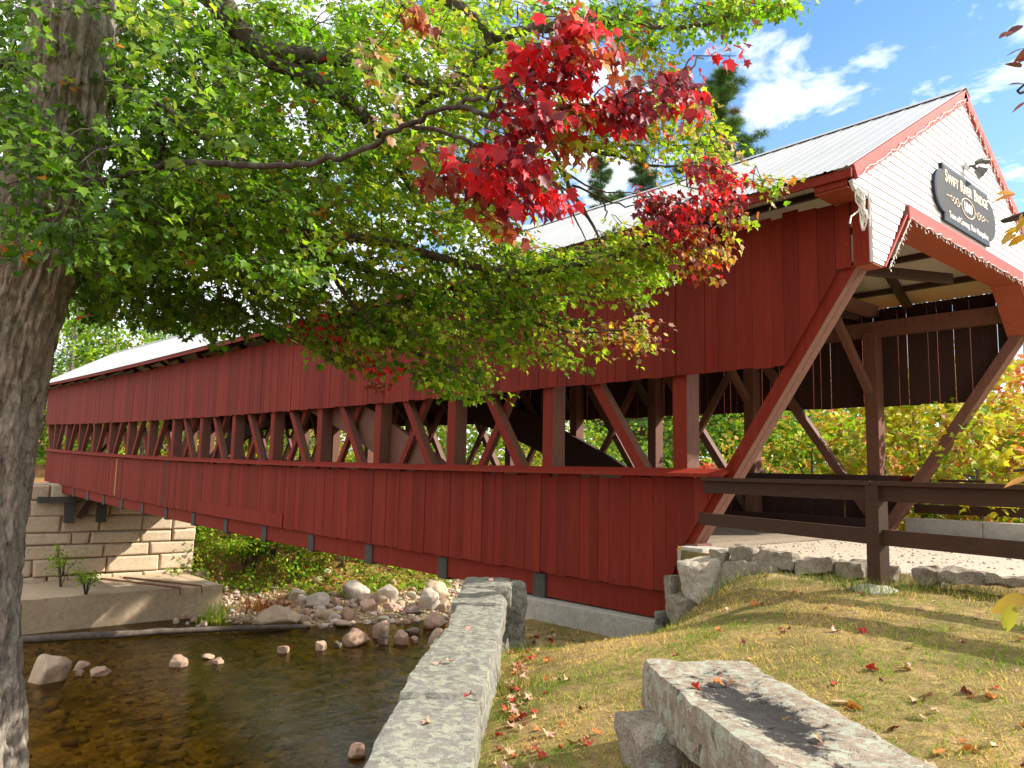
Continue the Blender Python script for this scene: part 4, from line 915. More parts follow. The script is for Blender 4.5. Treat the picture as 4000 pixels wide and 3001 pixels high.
CL = [  # outline of each bough as surveyed, distance range, sprays, colours, leaf size, hang
 ([(0, 0), (480, 0), (500, 120), (430, 330), (330, 560), (195, 640), (190, 540), (0, 560)], 5.6, 8.4, 215, PD, .085, .35),
 ([(0, 330), (60, 300), (250, 330), (260, 540), (150, 560), (0, 550)], 4.3, 5.4, 44, PD, .082, .35),
 ([(0, 0), (90, 0), (60, 90), (55, 280), (0, 300)], 4.4, 5.4, 24, PD, .082, .35),
 ([(60, 230), (110, 220), (130, 300), (60, 310)], 4.6, 5.4, 3, PD, .08, .35),
 ([(230, 0), (480, 0), (520, 330), (330, 480), (230, 300)], 4.6, 6.0, 50, PG, .082, .35),
 ([(480, 0), (760, 0), (820, 60), (760, 330), (480, 360)], 5.2, 9.0, 150, PG, .083, .3),
 ([(760, 0), (1100, 0), (1120, 80), (1000, 330), (760, 360)], 5.5, 9.5, 165, PL, .08, .3),
 ([(480, 330), (1000, 300), (1130, 470), (1160, 560), (700, 560), (330, 520)], 5.8, 9.0, 235, PL, .082, .3),
 ([(330, 380), (600, 330), (720, 520), (640, 640), (330, 580), (200, 640), (230, 480)], 5.2, 8.0, 200, PG, .083, .35),
 ([(150, 560), (430, 560), (640, 600), (600, 720), (500, 735), (420, 720), (300, 690), (180, 660), (150, 720)], 6.2, 10, 140, PD, .083, .3),
 ([(600, 560), (900, 540), (1150, 560), (1230, 640), (1215, 700), (1000, 730), (760, 740), (620, 700)], 6.4, 8.8, 225, PG+[(YG, 6)], .082, .35),
 ([(640, 660), (820, 700), (1000, 730), (1060, 830), (1070, 852), (1000, 842), (900, 846), (860, 800), (740, 790), (670, 760)], 6.9, 8.0, 66, [(LG, 4), (G, 3), (YG, 2)], .082, .4),
 ([(980, 700), (1150, 690), (1250, 740), (1270, 800), (1160, 775), (1040, 800)], 7.0, 8.2, 24, PL, .08, .35),
 ([(1150, 560), (1350, 520), (1480, 540), (1440, 600), (1330, 650), (1220, 640)], 6.2, 7.6, 66, PL, .08, .35),
 ([(1180, 690), (1300, 705), (1400, 690), (1400, 745), (1300, 770), (1180, 740)], 7.2, 8.0, 16, PY, .075, .3), ([(1310, 700), (1425, 670), (1425, 730), (1330, 750)], 7.2, 7.7, 8, PO, .075, .3),
 ([(1050, 0), (1740, 0), (1690, 28), (1610, 45), (1560, 62), (1440, 72), (1400, 100), (1300, 60), (1180, 70)], 6.4, 8.4, 105, [(G, 4), (LG, 4), (YG, 1.5), (RB, .5)], .08, .4),
 ([(1000, 90), (1180, 80), (1230, 300), (1180, 420), (1050, 470), (960, 330)], 6.6, 8.6, 90, PY, .08, .3),
 ([(1190, 270), (1480, 180), (1530, 230), (1580, 330), (1560, 420), (1440, 385), (1380, 345), (1200, 320)], 7.0, 8.6, 95, PY, .078, .35), ([(1330, 100), (1460, 80), (1480, 190), (1340, 190)], 7.0, 8.6, 12, PY, .078, .35),
 ([(1030, 500), (1200, 560), (1340, 500), (1420, 540), (1280, 580), (1100, 580)], 6.6, 8.2, 32, PL, .08, .3),
 ([(1350, 480), (1440, 500), (1480, 560), (1390, 590), (1300, 570)], 6.0, 6.8, 14, PY, .08, .35),
 ([(1140, 100), (1230, 70), (1270, 130), (1220, 260), (1130, 300), (1050, 310), (1070, 220)], 3.1, 3.8, 24, PR+[(DR, 2)], .078, .75),
 ([(1190, 30), (1290, 0), (1320, 50), (1290, 130), (1210, 110)], 3.1, 3.6, 7, [(RB, 3), (RD, 2), (O, 1.5), (DR, 1)], .09, .8),
 ([(960, 340), (1060, 300), (1150, 330), (1185, 420), (1120, 440), (1040, 400)], 3.1, 3.8, 22, PR, .078, .75), ([(920, 350), (1000, 340), (1020, 390), (940, 390)], 3.3, 3.8, 5, [(RB, 3), (DR, 2)], .085, .75),
 ([(1000, 430), (1060, 420), (1080, 490), (1020, 500)], 3.5, 3.9, 4, [(RB, 3), (O, 1), (YG, 1)], .085, .7),
 ([(1220, 200), (1380, 180), (1480, 130), (1545, 85), (1555, 150), (1490, 200), (1390, 250), (1250, 270)], 3.3, 3.9, 22, PDR, .076, .75),
 ([(1200, 220), (1260, 220), (1250, 330), (1200, 300)], 3.5, 4.0, 5, [(YG, 2), (O, 2), (Y, 1), (RB, 1)], .08, .7),
 ([(760, 90), (830, 100), (850, 200), (900, 250), (820, 280), (760, 180)], 4.6, 5.2, 7, [(PK, 3), (YG, 2), (O, 1.5), (LG, 1)], .09, .6),
 ([(840, 0), (920, 0), (910, 30), (870, 40)], 4.6, 5.0, 3, [(RB, 3), (O, 1)], .09, .8),
 ([(1390, 430), (1450, 410), (1520, 330), (1600, 350), (1590, 400), (1520, 450), (1470, 520), (1400, 490)], 5.3, 6.2, 24, PR+[(DR, 4)], .076, .6), ([(1380, 420), (1500, 430), (1480, 500), (1380, 480)], 5.6, 6.3, 12, PDR, .08, .6),
 ([(1440, 500), (1600, 420), (1615, 470), (1530, 590), (1440, 590)], 5.6, 6.4, 24, PO, .076, .6),
 ([(1600, 400), (1680, 375), (1690, 395), (1610, 415)], 6.0, 6.6, 5, PY, .07, .4),
 ([(740, 770), (800, 775), (850, 825), (770, 830)], 7.0, 7.4, 6, [(RD, 2), (PK, 1), (RB, 1)], .07, .5), ([(670, 690), (750, 690), (740, 720), (680, 715)], 6.8, 7.4, 3, PR, .07, .5),
]
CL += [([(-420, -150), (0, -150), (0, 520), (-300, 480)], 4.6, 8.2, 80, PD, .085, .35), ([(-300, -420), (1500, -420), (1650, -60), (-300, -60)], 5.4, 8.6, 40, PG, .085, .35), ([(0, 0), (480, 0), (520, 330), (430, 560), (190, 620), (0, 560)], 8.6, 13.5, 220, PD, .14, .3), ([(480, 0), (1060, 0), (1060, 200), (900, 330), (520, 400)], 9.5, 14.5, 130, PG, .14, .3), ([(330, 380), (900, 330), (1000, 480), (600, 560), (330, 560)], 9.5, 14, 90, PG, .14, .3), ([(150, 600), (420, 600), (560, 690), (480, 715), (300, 700), (160, 690)], 8.8, 13, 40, PD, .12, .3)]
def grow(cl, petiole=.05):
    lp, ld, lu, ls, lc = [], [], [], [], []; tw = MB()
    cs = []
    for P, d0, d1, n, pal, size, hang in cl:
        d0, d1 = near(d0), near(d1) + (.6 if d1 > 7 else 0); size = size*(.80 if d0 > 5 else .84); n = int(n*(1.45 if d0 > 5 else 1.15)); q = sample_poly(P, n); dd = d0+(d1-d0)*RS.rand(n); c = sight(q[:, 0], q[:, 1], dd)
        for i in range(n): cs.append((c[i], pal, size, hang))
    return cs
SUNNY = np.array([.80, -.25, .0])
def sprays(cs, fol_name, parent, out_from, nodes=None, per=15, mat='leaf', tmpl=MAPLE, twig_r=.0030):
    lp, ld, lu, ls, lc = [], [], [], [], []; tw = MB()
    net = NODES.copy() if nodes is not None else None
    if nodes is not None: cs = sorted(cs, key=lambda q: ((NODES-q[0])**2).sum(1).min())
    for c, pal, size, hang in cs:
        o_ = np.array(c)-out_from; o_[2] *= .2; o_ = unit(o_); a = o_+RS.normal(0, .55, 3)*np.array([1, 1, .45])+np.array([0, 0, -.18-.25*hang]); a = unit(a)
        L = RS.uniform(.30, .55)*(.42 if hang > .55 else .72); m = int(per*RS.uniform(.7, 1.3)); s0 = np.cross(a, (0, 0, 1.)); s0 = unit(s0)
        base = c-a*L*.5
        if nodes is not None:
            k = np.argmin(((net-base)**2).sum(1)); nd = net[k]; D = np.linalg.norm(base-nd); net = np.vstack([net, base[None], c[None]])
            if D < 1.6:
                mid = (nd+base)/2+np.array([0, 0, .08*D])+RS.normal(0, .05*D, 3); tw.tube([nd, (nd+mid)/2+RS.normal(0, .02*D, 3), mid, (mid+base)/2, base, c, c+a*L*.5], [twig_r*1.6, twig_r*1.5, twig_r*1.3, twig_r*1.1, twig_r, twig_r*.8, twig_r*.5], 4, cap=False)
            else: tw.tube([base, c, c+a*L*.5], [twig_r, twig_r*.8, twig_r*.5], 4, cap=False)
        cl_ = pick(pal, 1)[0]; cols = pick(pal, m); cols = np.where(RS.rand(m, 1) < .5, cols, cl_*RS.normal(1, .12, (m, 1)).clip(.7, 1.3))
        for j in range(m):
            t = (j+.5)/m; sd = s0*(1 if j % 2 else -1)*RS.uniform(.5, 1.2)+a*.55+RS.normal(0, .35, 3); sd = unit(sd)
            p = base+a*L*(t*1.1)+sd*RS.uniform(.03, .09)*size/.08+np.array([0, 0, RS.normal(0, .025)])
            lp.append(p); ld.append(unit(sd*(1-hang*.6)+np.array([0, 0, -hang*1.1])+RS.normal(0, .2, 3)))
            lu.append(unit(np.array([0, 0, 1.])*(1-.35*hang)+o_*.35*hang+SUNNY*.45+RS.normal(0, .40, 3))); ls.append(size*RS.uniform(.55, 1.2)); lc.append(cols[j])
    lp, ld, lu = np.array(lp), np.array(ld), np.array(lu)
    FR = frames(ld, lu); FR[:, :, 2] *= RS.uniform(-.6, 2.6, (len(lp), 1)); FR[:, :, 0] *= RS.uniform(.75, 1.1, (len(lp), 1))
    ob = leaves(fol_name, lp, FR, np.array(ls), np.array(lc), tmpl, M[mat], parent)
    return ob, tw
TOP = at(160, 20, TD)
cs = grow(CL)
fo, tw = sprays([c for c in cs if c[1][0][0] not in (RD, DR) ], 'foliage', mp_, TOP, True)
f2, tw2 = sprays([c for c in cs if c[1][0][0] in (RD, DR)], 'foliage', mp_, TOP, True); f2['label'] = 'deep red boughs'
tw.v += []; b0 = len(tw.v); tw.v += tw2.v; tw.t += tw2.t; tw.f += [[i+b0 for i in f] for f in tw2.f]; tw.mi += tw2.mi
tw.build('twigs', M['limb'], mp_, smooth=True)
bt = MB()                                                         # a few bare hanging twigs over the roof
for pth in ([(1180, 380, 7.6), (1230, 420, 7.6), (1290, 500, 7.6), (1320, 560, 7.6)], [(1190, 350, 7.6), (1290, 410, 7.7), (1400, 420, 7.8)], [(1230, 400, 7.6), (1340, 440, 7.7), (1390, 445, 7.8)], [(1200, 390, 7.6), (1240, 470, 7.6), (1275, 545, 7.6)], [(1290, 410, 7.7), (1310, 450, 7.7), (1305, 485, 7.7)]):
    pts = catmull([at(*p) for p in pth], 5); bt.tube(pts+RS.normal(0, .01, pts.shape), list(np.linspace(.014, .004, len(pts))), 5)
bt.build('bare_branches', M['limb'], mp_, smooth=True)
# the crown above the picture: throws dappled shade on trunk and wall
up_ = []
for i in range(26):
    a = RS.rand()*6.283; r = 4.6*math.sqrt(RS.rand()); up_.append((TOP+np.array([r*math.cos(a)-1.8, r*math.sin(a)+.5, RS.uniform(3.2, 6.5)]), PG, .16, .3))
sprays(up_, 'foliage', mp_, TOP, None)

# ------------------------------------------------------------------ other trees
def crown_leaves(name, centers, radii, n, size, pal, mat, parent, tmpl=LEAFLET, flat=.65, upb=.7, orient=None):
    k = RS.randint(0, len(centers), n); d = unit(RS.normal(size=(n, 3))); r = RS.rand(n, 1)**(1/2.2)
    p = centers[k]+d*r*np.asarray(radii)[k][:, None]*np.array([1, 1, flat])
    cc = pick(pal, len(centers)); own = pick(pal, n); col = np.where(RS.rand(n, 1) < .6, cc[k], own)
    dirs = unit(d*np.array([1, 1, .3])+RS.normal(0, .5, (n, 3))+np.array([0, 0, -.25])); ups = unit(RS.normal(0, .55, (n, 3))+d*.4+np.array([0, 0, upb]))
    if orient == 'needle': dirs = unit(d*np.array([1, 1, .2])+np.array([0, 0, .55])+RS.normal(0, .3, (n, 3)))
    return leaves(name, p, frames(dirs, ups), size*RS.uniform(.6, 1.25, n), col, tmpl, M[mat], parent)
def hardwood(x, y, H, R, pal, label, n=3500, leaf=.16, low=.25, group=None, trunk_r=None, name='broadleaf_tree', cat='tree', tmpl=LEAFLET, clumps=46, z=None, mat='bgleaf', lean=(0, 0), bark='greybark', nl=14):
    z0 = (float(terrain(np.array([x]), np.array([y]))[0]) if z is None else z)-.15
    root = empty(name, (x, y, z0), label, cat, group); tr = trunk_r or H*.013+.03
    tb = np.array([x, y, z0]); tt = tb+np.array([lean[0]+RS.normal(0, .03)*H, lean[1]+RS.normal(0, .03)*H, H*.93])
    mid = (tb+tt)/2+RS.normal(0, .02*H, 3)*np.array([1, 1, 0]); pts = catmull([tb, mid, tt], 6)
    mb = MB(); mb.tube(pts, list(np.linspace(tr, tr*.15, len(pts))), 8); mb.build('trunk', M[bark], root, smooth=True)
    c = []; 
    while len(c) < clumps:
        q = RS.uniform(-1, 1, 3)
        if (q**2).sum() < 1 and (q**2).sum() > .12: c.append(q)
    c = np.array(c); h = (c[:, 2]+1)/2; wid = np.sqrt(np.clip(1.05-(np.abs(h-.42)/.62)**2.2, .05, 1))
    f = low+(1-low)*h; ax = tb+(tt-tb)*f[:, None]
    C = ax+np.stack([c[:, 0]*R*wid, c[:, 1]*R*wid, 0*h], 1); rad = R*RS.uniform(.20, .42, len(C))
    mb = MB()
    for i in RS.choice(len(C), min(nl, len(C)), replace=False):
        t = max(.12, f[i]-.18); b = tb+(tt-tb)*t; m_ = (b+C[i])/2+np.array([0, 0, -.04*H]); r0 = tr*(1-t)*.55+.012; mb.tube([b, m_, C[i]], [r0, r0*.6, r0*.2], 5, cap=False)
    mb.build('branches', M[bark], root, smooth=True)
    crown_leaves('crown', C, rad, n, leaf, pal, mat, root, tmpl); return root
def pine(x, y, top_z, R, label, n=3600, leaf=.26, base=.25, group=None, z=None, pal=None, brown=.05, top=1.0):
    z0 = max(WATER, float(terrain(np.array([x]), np.array([y]))[0]))-.2; H = top_z-z0
    root = empty('white_pine_tree', (x, y, z0), label, 'pine tree', group); tb = np.array([x, y, z0]); tt = tb+np.array([RS.normal(0, .2), RS.normal(0, .2), H])
    mb = MB(); mb.tube([tb, (tb+tt)/2, tt], [H*.014+.05, H*.010, .02], 8); mb.build('trunk', M['limb'], root, smooth=True)
    mb = MB(); C = []; rad = []
    k = 0; h = base
    while h < .985:
        w_ = R*(1-((h-base)/(1-base))**1.5)*.95+.35
        for j in range(RS.randint(3, 6)):
            a = RS.rand()*6.283; L = w_*RS.uniform(.55, 1.1); b = tb+(tt-tb)*h; e = b+np.array([math.cos(a)*L, math.sin(a)*L, .12*L+.05*H*(h-.4)])
            m_ = (b+e)/2+np.array([0, 0, -.05*L]); mb.tube([b, m_, e], [.045*(1-h)+.018, .03*(1-h)+.012, .008], 5, cap=False)
            for t in np.linspace(.35, 1.0, max(3, int(L*2.2))):
                C.append(b+(e-b)*t+np.array([RS.normal(0, .12*L), RS.normal(0, .12*L), .12+RS.normal(0, .06)])); rad.append(RS.uniform(.28, .55)*max(.6, L/3))
        h += RS.uniform(.020, .034)
    mb.build('branches', M['limb'], root, smooth=True)
    pal = pal or [((.045, .105, .022), 4), ((.075, .155, .028), 3), ((.03, .075, .02), 2), ((.16, .085, .035), 10*brown)]
    crown_leaves('crown', np.array(C), rad, n, leaf, pal, 'needle', root, TUFT, .45, .4, 'needle'); return root
GREEN = [(G, 3), (LG, 3), (DG, 3), (YG, 1)]; FALLG = [(LG, 3), (YG, 3), (Y, 1.5), (G, 2), (O, .6)]; YEL = [((.64, .50, .04), 4), ((.50, .50, .05), 4), (YG, 2), ((.66, .33, .07), 1.2), ((.66, .40, .2), 1), (LG, .6)]
YGM = [((.64, .50, .04), 2), ((.50, .50, .05), 3), (YG, 4), (LG, 4), (G, 3), ((.66, .35, .1), 1)]
ORG = [((.64, .27, .08), 3), ((.66, .38, .18), 2), ((.60, .14, .06), 1.6), ((.62, .46, .06), 2), (YG, 1)]; REDT = [((.42, .06, .03), 3), (O, 2), ((.5, .2, .12), 2)]
g1 = 'trees behind the bridge'
def spot(px, d): p = at(px, 1020, d); return float(p[0]), float(p[1])
pine(*spot(1572, 34), 18.4, 4.0, 'tall white pine rising above the metal roof beside the open sky', n=24000, leaf=.36, base=.2, group=g1, pal=[((.075, .16, .03), 4), ((.11, .21, .035), 3), ((.05, .11, .025), 2), ((.20, .10, .04), .4)])
for px, d, H, lb in ((1385, 52, 22.5, 'dark pine with a bare lower trunk seen under the maple bough'), (1290, 56, 23.5, 'bluish pine just right of the long red bough'), (1450, 60, 21.5, 'pale green pine crown low over the roof ridge'), (1330, 70, 27, 'farther pine between two others over the roof')):
    pine(*spot(px, d), H, 4.2, lb, n=18000, leaf=.46, base=.2, pal=[((.065, .135, .035), 4), ((.095, .175, .04), 3), ((.045, .10, .03), 2), ((.18, .10, .04), .4)], group=g1)
# yellow and orange maples beyond the far fence
for px, d, H, R, pal, lb, n in ((1760, 17.5, 4.6, 1.7, YGM, 'yellow green young maple seen through the bridge portal', 2400), (1985, 15.0, 4.0, 1.6, YEL, 'bright yellow maple directly behind the raking post', 2000), (2120, 13.5, 4.1, 1.5, YEL, 'yellow maple nearest the far fence', 2400),
    (2215, 15.5, 5.3, 1.7, ORG, 'orange red maple at the edge of the picture by the gable', 2600), (2330, 14, 4.6, 1.6, ORG, 'salmon coloured maple cut by the picture edge', 1500), (1690, 21, 4.6, 1.8, ORG+[(G, 4), (LG, 3)], 'orange maple seen low between the raking post and the first post', 1700), (1845, 21, 5.2, 1.9, ORG+[(G, 3)], 'peach coloured maple behind the yellow saplings', 1700),
    (1580, 24, 4.4, 1.8, REDT, 'small red orange maple left of the raking post', 2200), (2060, 20, 6.0, 2.2, ORG+[(G, 4), (LG, 2)], 'taller orange and yellow maple behind the far fence', 2200)):
    x, y = spot(px, d); hardwood(x, y, H, R, pal, lb, n=n, leaf=.125, low=.1, group='autumn maples beyond the bridge', tmpl=MAPLE, clumps=40, trunk_r=.045, name='young_maple_tree', nl=10)
x, y = spot(1922, 13.2); 
for i, (px, d, H, R, pal, lb) in enumerate(((1500, 30, 7.5, 3.0, GREEN, 'dark green tree seen through the window nearest the portal'), (1420, 27, 6.5, 2.6, GREEN, 'bright green tree in the second window opening'), (1340, 33, 8, 3, GREEN, 'leafy green tree behind the dark arch'), (1640, 30, 8, 3, GREEN, 'green tree behind the orange maple'), (1780, 32, 8.5, 3.2, GREEN, 'green tree far behind the yellow saplings'), (1900, 34, 9, 3.4, FALLG, 'yellowing tree behind the portal post'), (2030, 33, 8, 3.4, GREEN, 'dark green tree behind the raking post in the portal'), (2160, 30, 7, 3.0, FALLG, 'green and orange tree at the far right of the wood'), (2270, 30, 7, 3, FALLG, 'tree at the picture edge behind the salmon maple'),
    (1240, 46, 10, 4, FALLG, 'yellow leaved tree in the third window opening'), (1150, 50, 10, 4, YEL, 'golden tree seen through the middle windows'), (1060, 54, 11, 4.2, FALLG, 'mixed green and gold tree in the middle windows'), (970, 58, 11, 4.2, GREEN, 'green tree behind the crossing braces'), (880, 62, 12, 4.5, FALLG, 'olive tree behind the farther braces'), (790, 64, 12, 4.5, YEL, 'yellow tree behind the far windows'), (700, 66, 12, 4.5, GREEN, 'green tree behind the far windows'), (600, 68, 12, 4.6, FALLG, 'dull gold tree behind the far end of the bridge'))):
    x, y = spot(px, d); hardwood(x, y, H, R, pal, lb, n=3000 if d < 40 else 2600, leaf=.20 if d < 40 else .30, low=.05, group=g1, clumps=50)
for i, (px, d, H, R, kind, lb) in enumerate(((140, 62, 17, 4.5, 0, 'tree with orange tinged top beside the trunk'), (215, 66, 15.5, 4.6, 1, 'yellow green tree above the far end of the roof'), (300, 70, 17, 4.6, 0, 'green tree with pale bare twigs above the roof'), (385, 64, 15, 4.2, 1, 'thin yellow tree over the far roof'), (460, 74, 20, 5, 2, 'dark tree over the roof behind hanging leaves'), (560, 78, 21, 5, 0, 'broad green tree hidden behind the maple boughs'), (60, 66, 17, 5, 2, 'dark tree left of the maple trunk'), (680, 84, 22, 5, 1, 'hazy green tree above the middle of the roof'))):
    x, y = spot(px, d); hardwood(x, y, H, R, (GREEN, FALLG, GREEN)[kind], lb, n=3400, leaf=.34, low=.1, group='trees over the far end of the roof', clumps=56)
for px, d, H, lb in ((170, 80, 19, 'spruce like pine beside the maple trunk'), (340, 88, 21, 'dark pine far behind the bridge roof'), (820, 92, 25, 'tall pine far behind the maple boughs')):
    pine(*spot(px, d), H, 4.5, lb, n=3000, leaf=.55, base=.15, group='trees over the far end of the roof')
# the far wood as one mass
cc = []; 
for i in range(900):
    px = RS.uniform(-100, 2500); d = RS.uniform(75, 120); x, y = spot(px, d); z0 = float(terrain(np.array([x]), np.array([y]))[0]); hmax = .10*d if 1650 < px else .13*d
    cc.append((x, y, RS.uniform(min(z0, -2), hmax)))
cc = np.array(cc); ob = crown_leaves('woodland', cc, RS.uniform(1.6, 3.4, len(cc)), 60000, .70, [(G, 3), (LG, 2), (DG, 3), (YG, 1.6), (Y, .8), (O, .7), (RB, .3)], 'bgleaf', None, LEAFLET, .8)
tag(ob, kind='stuff')
# near bank bushes behind the far fence and low growth
mbx = []; 
def shrub(x, y, z, H, R, pal, label, n=420, leaf=.13, name='shrub', group=None, tmpl=LEAFLET):
    root = empty(name, (x, y, z), label, 'shrub', group); mb = MB(); C = []
    for k in range(9):
        a = RS.rand()*6.283; e = np.array([x+math.cos(a)*R*RS.uniform(.2, .9), y+math.sin(a)*R*RS.uniform(.2, .9), z+H*RS.uniform(.35, 1)]); mb.tube([(x, y, z-.1), ((x*1.4+e[0]*.6)/2, (y*1.4+e[1]*.6)/2, z+H*.4), e], [.022, .016, .006], 5, cap=False); C.append(e); C.append((e+np.array([x, y, z+.4*H]))/2)
    mb.build('stems', M['limb'], root, smooth=True); C = np.array(C)
    crown_leaves('leaves', C, RS.uniform(.22, .45, len(C))*R, n, leaf, pal, 'bgleaf', root, tmpl, .7)
SH = [(548, 1205, 2.0, .9, GREEN, 'small bush in the corner between abutment and footing'), (415, 1190, 2.2, 1.0, [(LG, 4), (YG, 2)], 'fresh green bush at the corner of the abutment'), (498, 1150, 4.6, 1.8, [(LG, 3), (YG, 2), (Y, .6)], 'tall thin sapling clump beside the abutment'), (530, 1210, 2.4, 1.5, [(LG, 3), (YG, 3)], 'low yellow green bush above the gravel'), (590, 1180, 3.4, 1.7, FALLG, 'leafy bush under the first hanging beam'), (640, 1215, 2.6, 1.6, [(YG, 3), (Y, 2), (LG, 2)], 'yellowish bush under the second beam'), (690, 1170, 3.2, 1.6, YEL, 'bush with gold leaves next to a pale stem'), (742, 1200, 2.6, 1.6, [(DG, 3), (G, 3)], 'dark green bush behind the grey boulder'),
      (800, 1190, 3.0, 1.7, [(G, 3), (DG, 2)], 'deep green bush under the third beam'), (860, 1205, 2.8, 1.6, [(G, 2), (LG, 3)], 'feathery green bush above the pale boulders'), (905, 1200, 2.6, 1.5, FALLG, 'olive bush near the last visible beam'), (945, 1210, 2.4, 1.5, ORG, 'russet bush at the end of the wall'), (560, 1125, 3.5, 1.8, ORG, 'orange bush high on the leafy bank'), (650, 1135, 3.4, 1.8, FALLG, 'bush high on the bank under the siding'), (730, 1145, 3.2, 1.8, GREEN, 'green bush near the top of the bank'), (840, 1160, 3.2, 1.8, ORG, 'orange tinged bush near the top of the bank')]
for px, py, H, R, pal, lb in SH:
    p, d = ground_hit(px, py+28); shrub(p[0], p[1], p[2], H*1.35, R*1.4, pal, lb, n=1000, leaf=.19, group='bushes on the far river bank')
for px, py, H, R, lb in ((130, 1268, 1.7, 1.0, 'small bush growing on the footing against the blocks'), (185, 1285, 1.0, .8, 'low weeds on top of the footing')):
    p = onz(px*K, py*K, -5.02); shrub(p[0], p[1], -5.02, H, R, [(LG, 3), (G, 2), (YG, 1)], lb, n=320, leaf=.11, group='weeds on the footing')
def weed(p, H, n, pal, label, name='grass_tuft', spread=.12, wd=.012):
    b = np.array(p)+np.stack([RS.normal(0, spread, n), RS.normal(0, spread, n), np.zeros(n)], 1); d = unit(np.stack([RS.normal(0, .35, n), RS.normal(0, .35, n), np.ones(n)], 1)); R_ = frames(d, unit(RS.normal(size=(n, 3)))); R_[:, :, 0] *= wd/H*2
    ob = leaves(name, b, R_, H*RS.uniform(.5, 1.2, n), pick(pal, n), BLADE, M['grass']); tag(ob, label, 'grass tuft')
p, d = ground_hit(460, 1345); weed(p, 1.1, 60, [(YG, 2), (LG, 1)], 'tuft of river grass at the foot of the footing', spread=.35, wd=.03)
p, d = ground_hit(578, 1318); weed(p, .8, 120, [(RB, 2), (O, 2)], 'rusty orange tuft of plants on the gravel bar', spread=.6, wd=.03)

# ------------------------------------------------------------------ boulders
BM = [boulder_mesh(100+i, (.62, .75, .7, .85, .6, .8)[i], (8, 10, 12, 7, 9, 14)[i]) for i in range(6)]
BMS = [boulder_mesh(200+i, (.6, .75, .7)[i], 8, .05, 3) for i in range(3)]
RK = {}
def boulder(cx_, by, wd, ht, mat, mesh, label, group=None, rz=None, crop=True):
    """cx, base y, width, height as surveyed in the river crop"""
    X, Yp = ((600+cx_*.5877), (1900+by*.5877)) if crop else (cx_, by)
    p, d = ground_hit(X/K, Yp/K); s_ = .5877 if crop else 1; dd = (p-EYE)@CF
    w2 = wd*s_*dd/FPX/2; h2 = ht*s_*dd/FPX/2
    key = (mesh.name, mat)
    if key not in RK: me = mesh.copy(); me.materials.append(M[mat]); RK[key] = me
    o = bpy.data.objects.new('boulder', RK[key]); COL.objects.link(o)
    rz = RS.rand()*6.28 if rz is None else rz
    zs = np.array([v.co.z for v in mesh.vertices]); fl = zs.max()
    sx_ = w2*1.06; sz = h2*1.35/fl; o.scale = (sx_, sx_*RS.uniform(.8, 1.0), sz); fwd = unit(p[:2]-EYE[:2])*sx_*.55
    o.location = (p[0]+fwd[0], p[1]+fwd[1], p[2]+h2*.55); o.rotation_euler = (RS.normal(0, .06), RS.normal(0, .06), rz)
    tag(o, label, 'boulder', group or 'boulders along the river')
    return o
BL = [(830,925,310,125,'tanrock',0,'very large flat topped tan boulder behind the drift log'),(962,760,140,78,'greyrock',1,'round grey boulder at the back left of the gravel bar'),(1080,805,195,98,'greyrock',2,'pale whitish boulder in the middle of the gravel bar'),(984,785,85,62,'greyrock',3,'small whitish boulder leaning on the round grey one'),
 (1345,755,208,122,'greyrock',1,'large grey rounded boulder below the dark green bush'),(1550,765,192,108,'greyrock',5,'pale angular boulder with a flat sloping top'),(1870,755,195,122,'tanrock',1,'big pale boulder half hidden by the stone wall'),(1825,818,160,135,'greyrock',3,'round whitish boulder in front of the big pale one'),(1718,757,82,58,'greyrock',4,'small pale boulder between two large ones'),
 (1420,785,135,78,'tanrock',5,'brownish block shaped boulder at the back of the row'),(1525,797,108,72,'tanrock',1,'smooth tan boulder under the pale angular one'),(1435,836,152,82,'pinkrock',2,'pinkish grey boulder at the water edge'),(1575,838,122,64,'pinkrock',4,'low pink boulder at the water edge'),(1730,852,148,62,'darkrock',0,'flat dark brown boulder in front of the white boulders'),(1930,842,125,92,'tanrock',2,'brown boulder beside the end of the wall'),(1210,806,88,72,'pinkrock',5,'brown upright stone next to the whitish boulder'),
 (1857,945,188,102,'pinkrock',0,'smooth pink boulder standing alone in the shallows'),(1335,1062,192,118,'pinkrock',0,'reddish boulder in the water with a wet shadow'),(1510,1012,162,122,'tanrock',5,'tan boulder with a pointed top in the water'),(1640,1052,116,90,'pinkrock',3,'orange tinted boulder in the water beside the dark one'),(1535,1052,92,62,'darkrock',1,'small dark boulder touching the orange one'),(1725,996,108,52,'darkrock',4,'low dark brown boulder behind the orange one'),(1735,1042,72,44,'pinkrock',2,'flat pink stone right of the orange boulder'),
 (1880,1078,150,125,'tanrock',1,'tan boulder partly hidden by the wall top'),(1112,1090,104,58,'pinkrock',5,'pinkish boulder in mid water'),(1225,1072,66,42,'darkrock',1,'small round dark stone left of the reddish boulder'),(868,1112,92,54,'pinkrock',3,'lone brown stone in the middle of the pool'),(355,1152,108,34,'pinkrock',4,'thin flat stone barely above the water'),(430,1182,86,38,'pinkrock',2,'low pale stone just right of the thin flat one'),(160,1202,134,68,'pinkrock',3,'rounded brown stone left of the low flat stones')]
for a in BL: boulder(a[0], a[1], a[2], a[3], a[4], BM[a[5]], a[6])
boulder(190, 2668, 150, 100, 'tanrock', BM[5], 'large angular tan boulder next to the maple trunk', crop=False); boulder(318, 2620, 66, 34, 'pinkrock', BM[4], 'flat pink stone right of the angular boulder', crop=False); boulder(310, 2642, 42, 26, 'pinkrock', BM[3], 'tiny stone below the flat pink one', crop=False); boulder(392, 2642, 92, 32, 'pinkrock', BM[2], 'low spreading stone in the left pool', crop=False)
boulder(1391, 2964, 92, 48, 'pinkrock', BM[1], 'brown stone beside the wall at the bottom of the picture', crop=False)
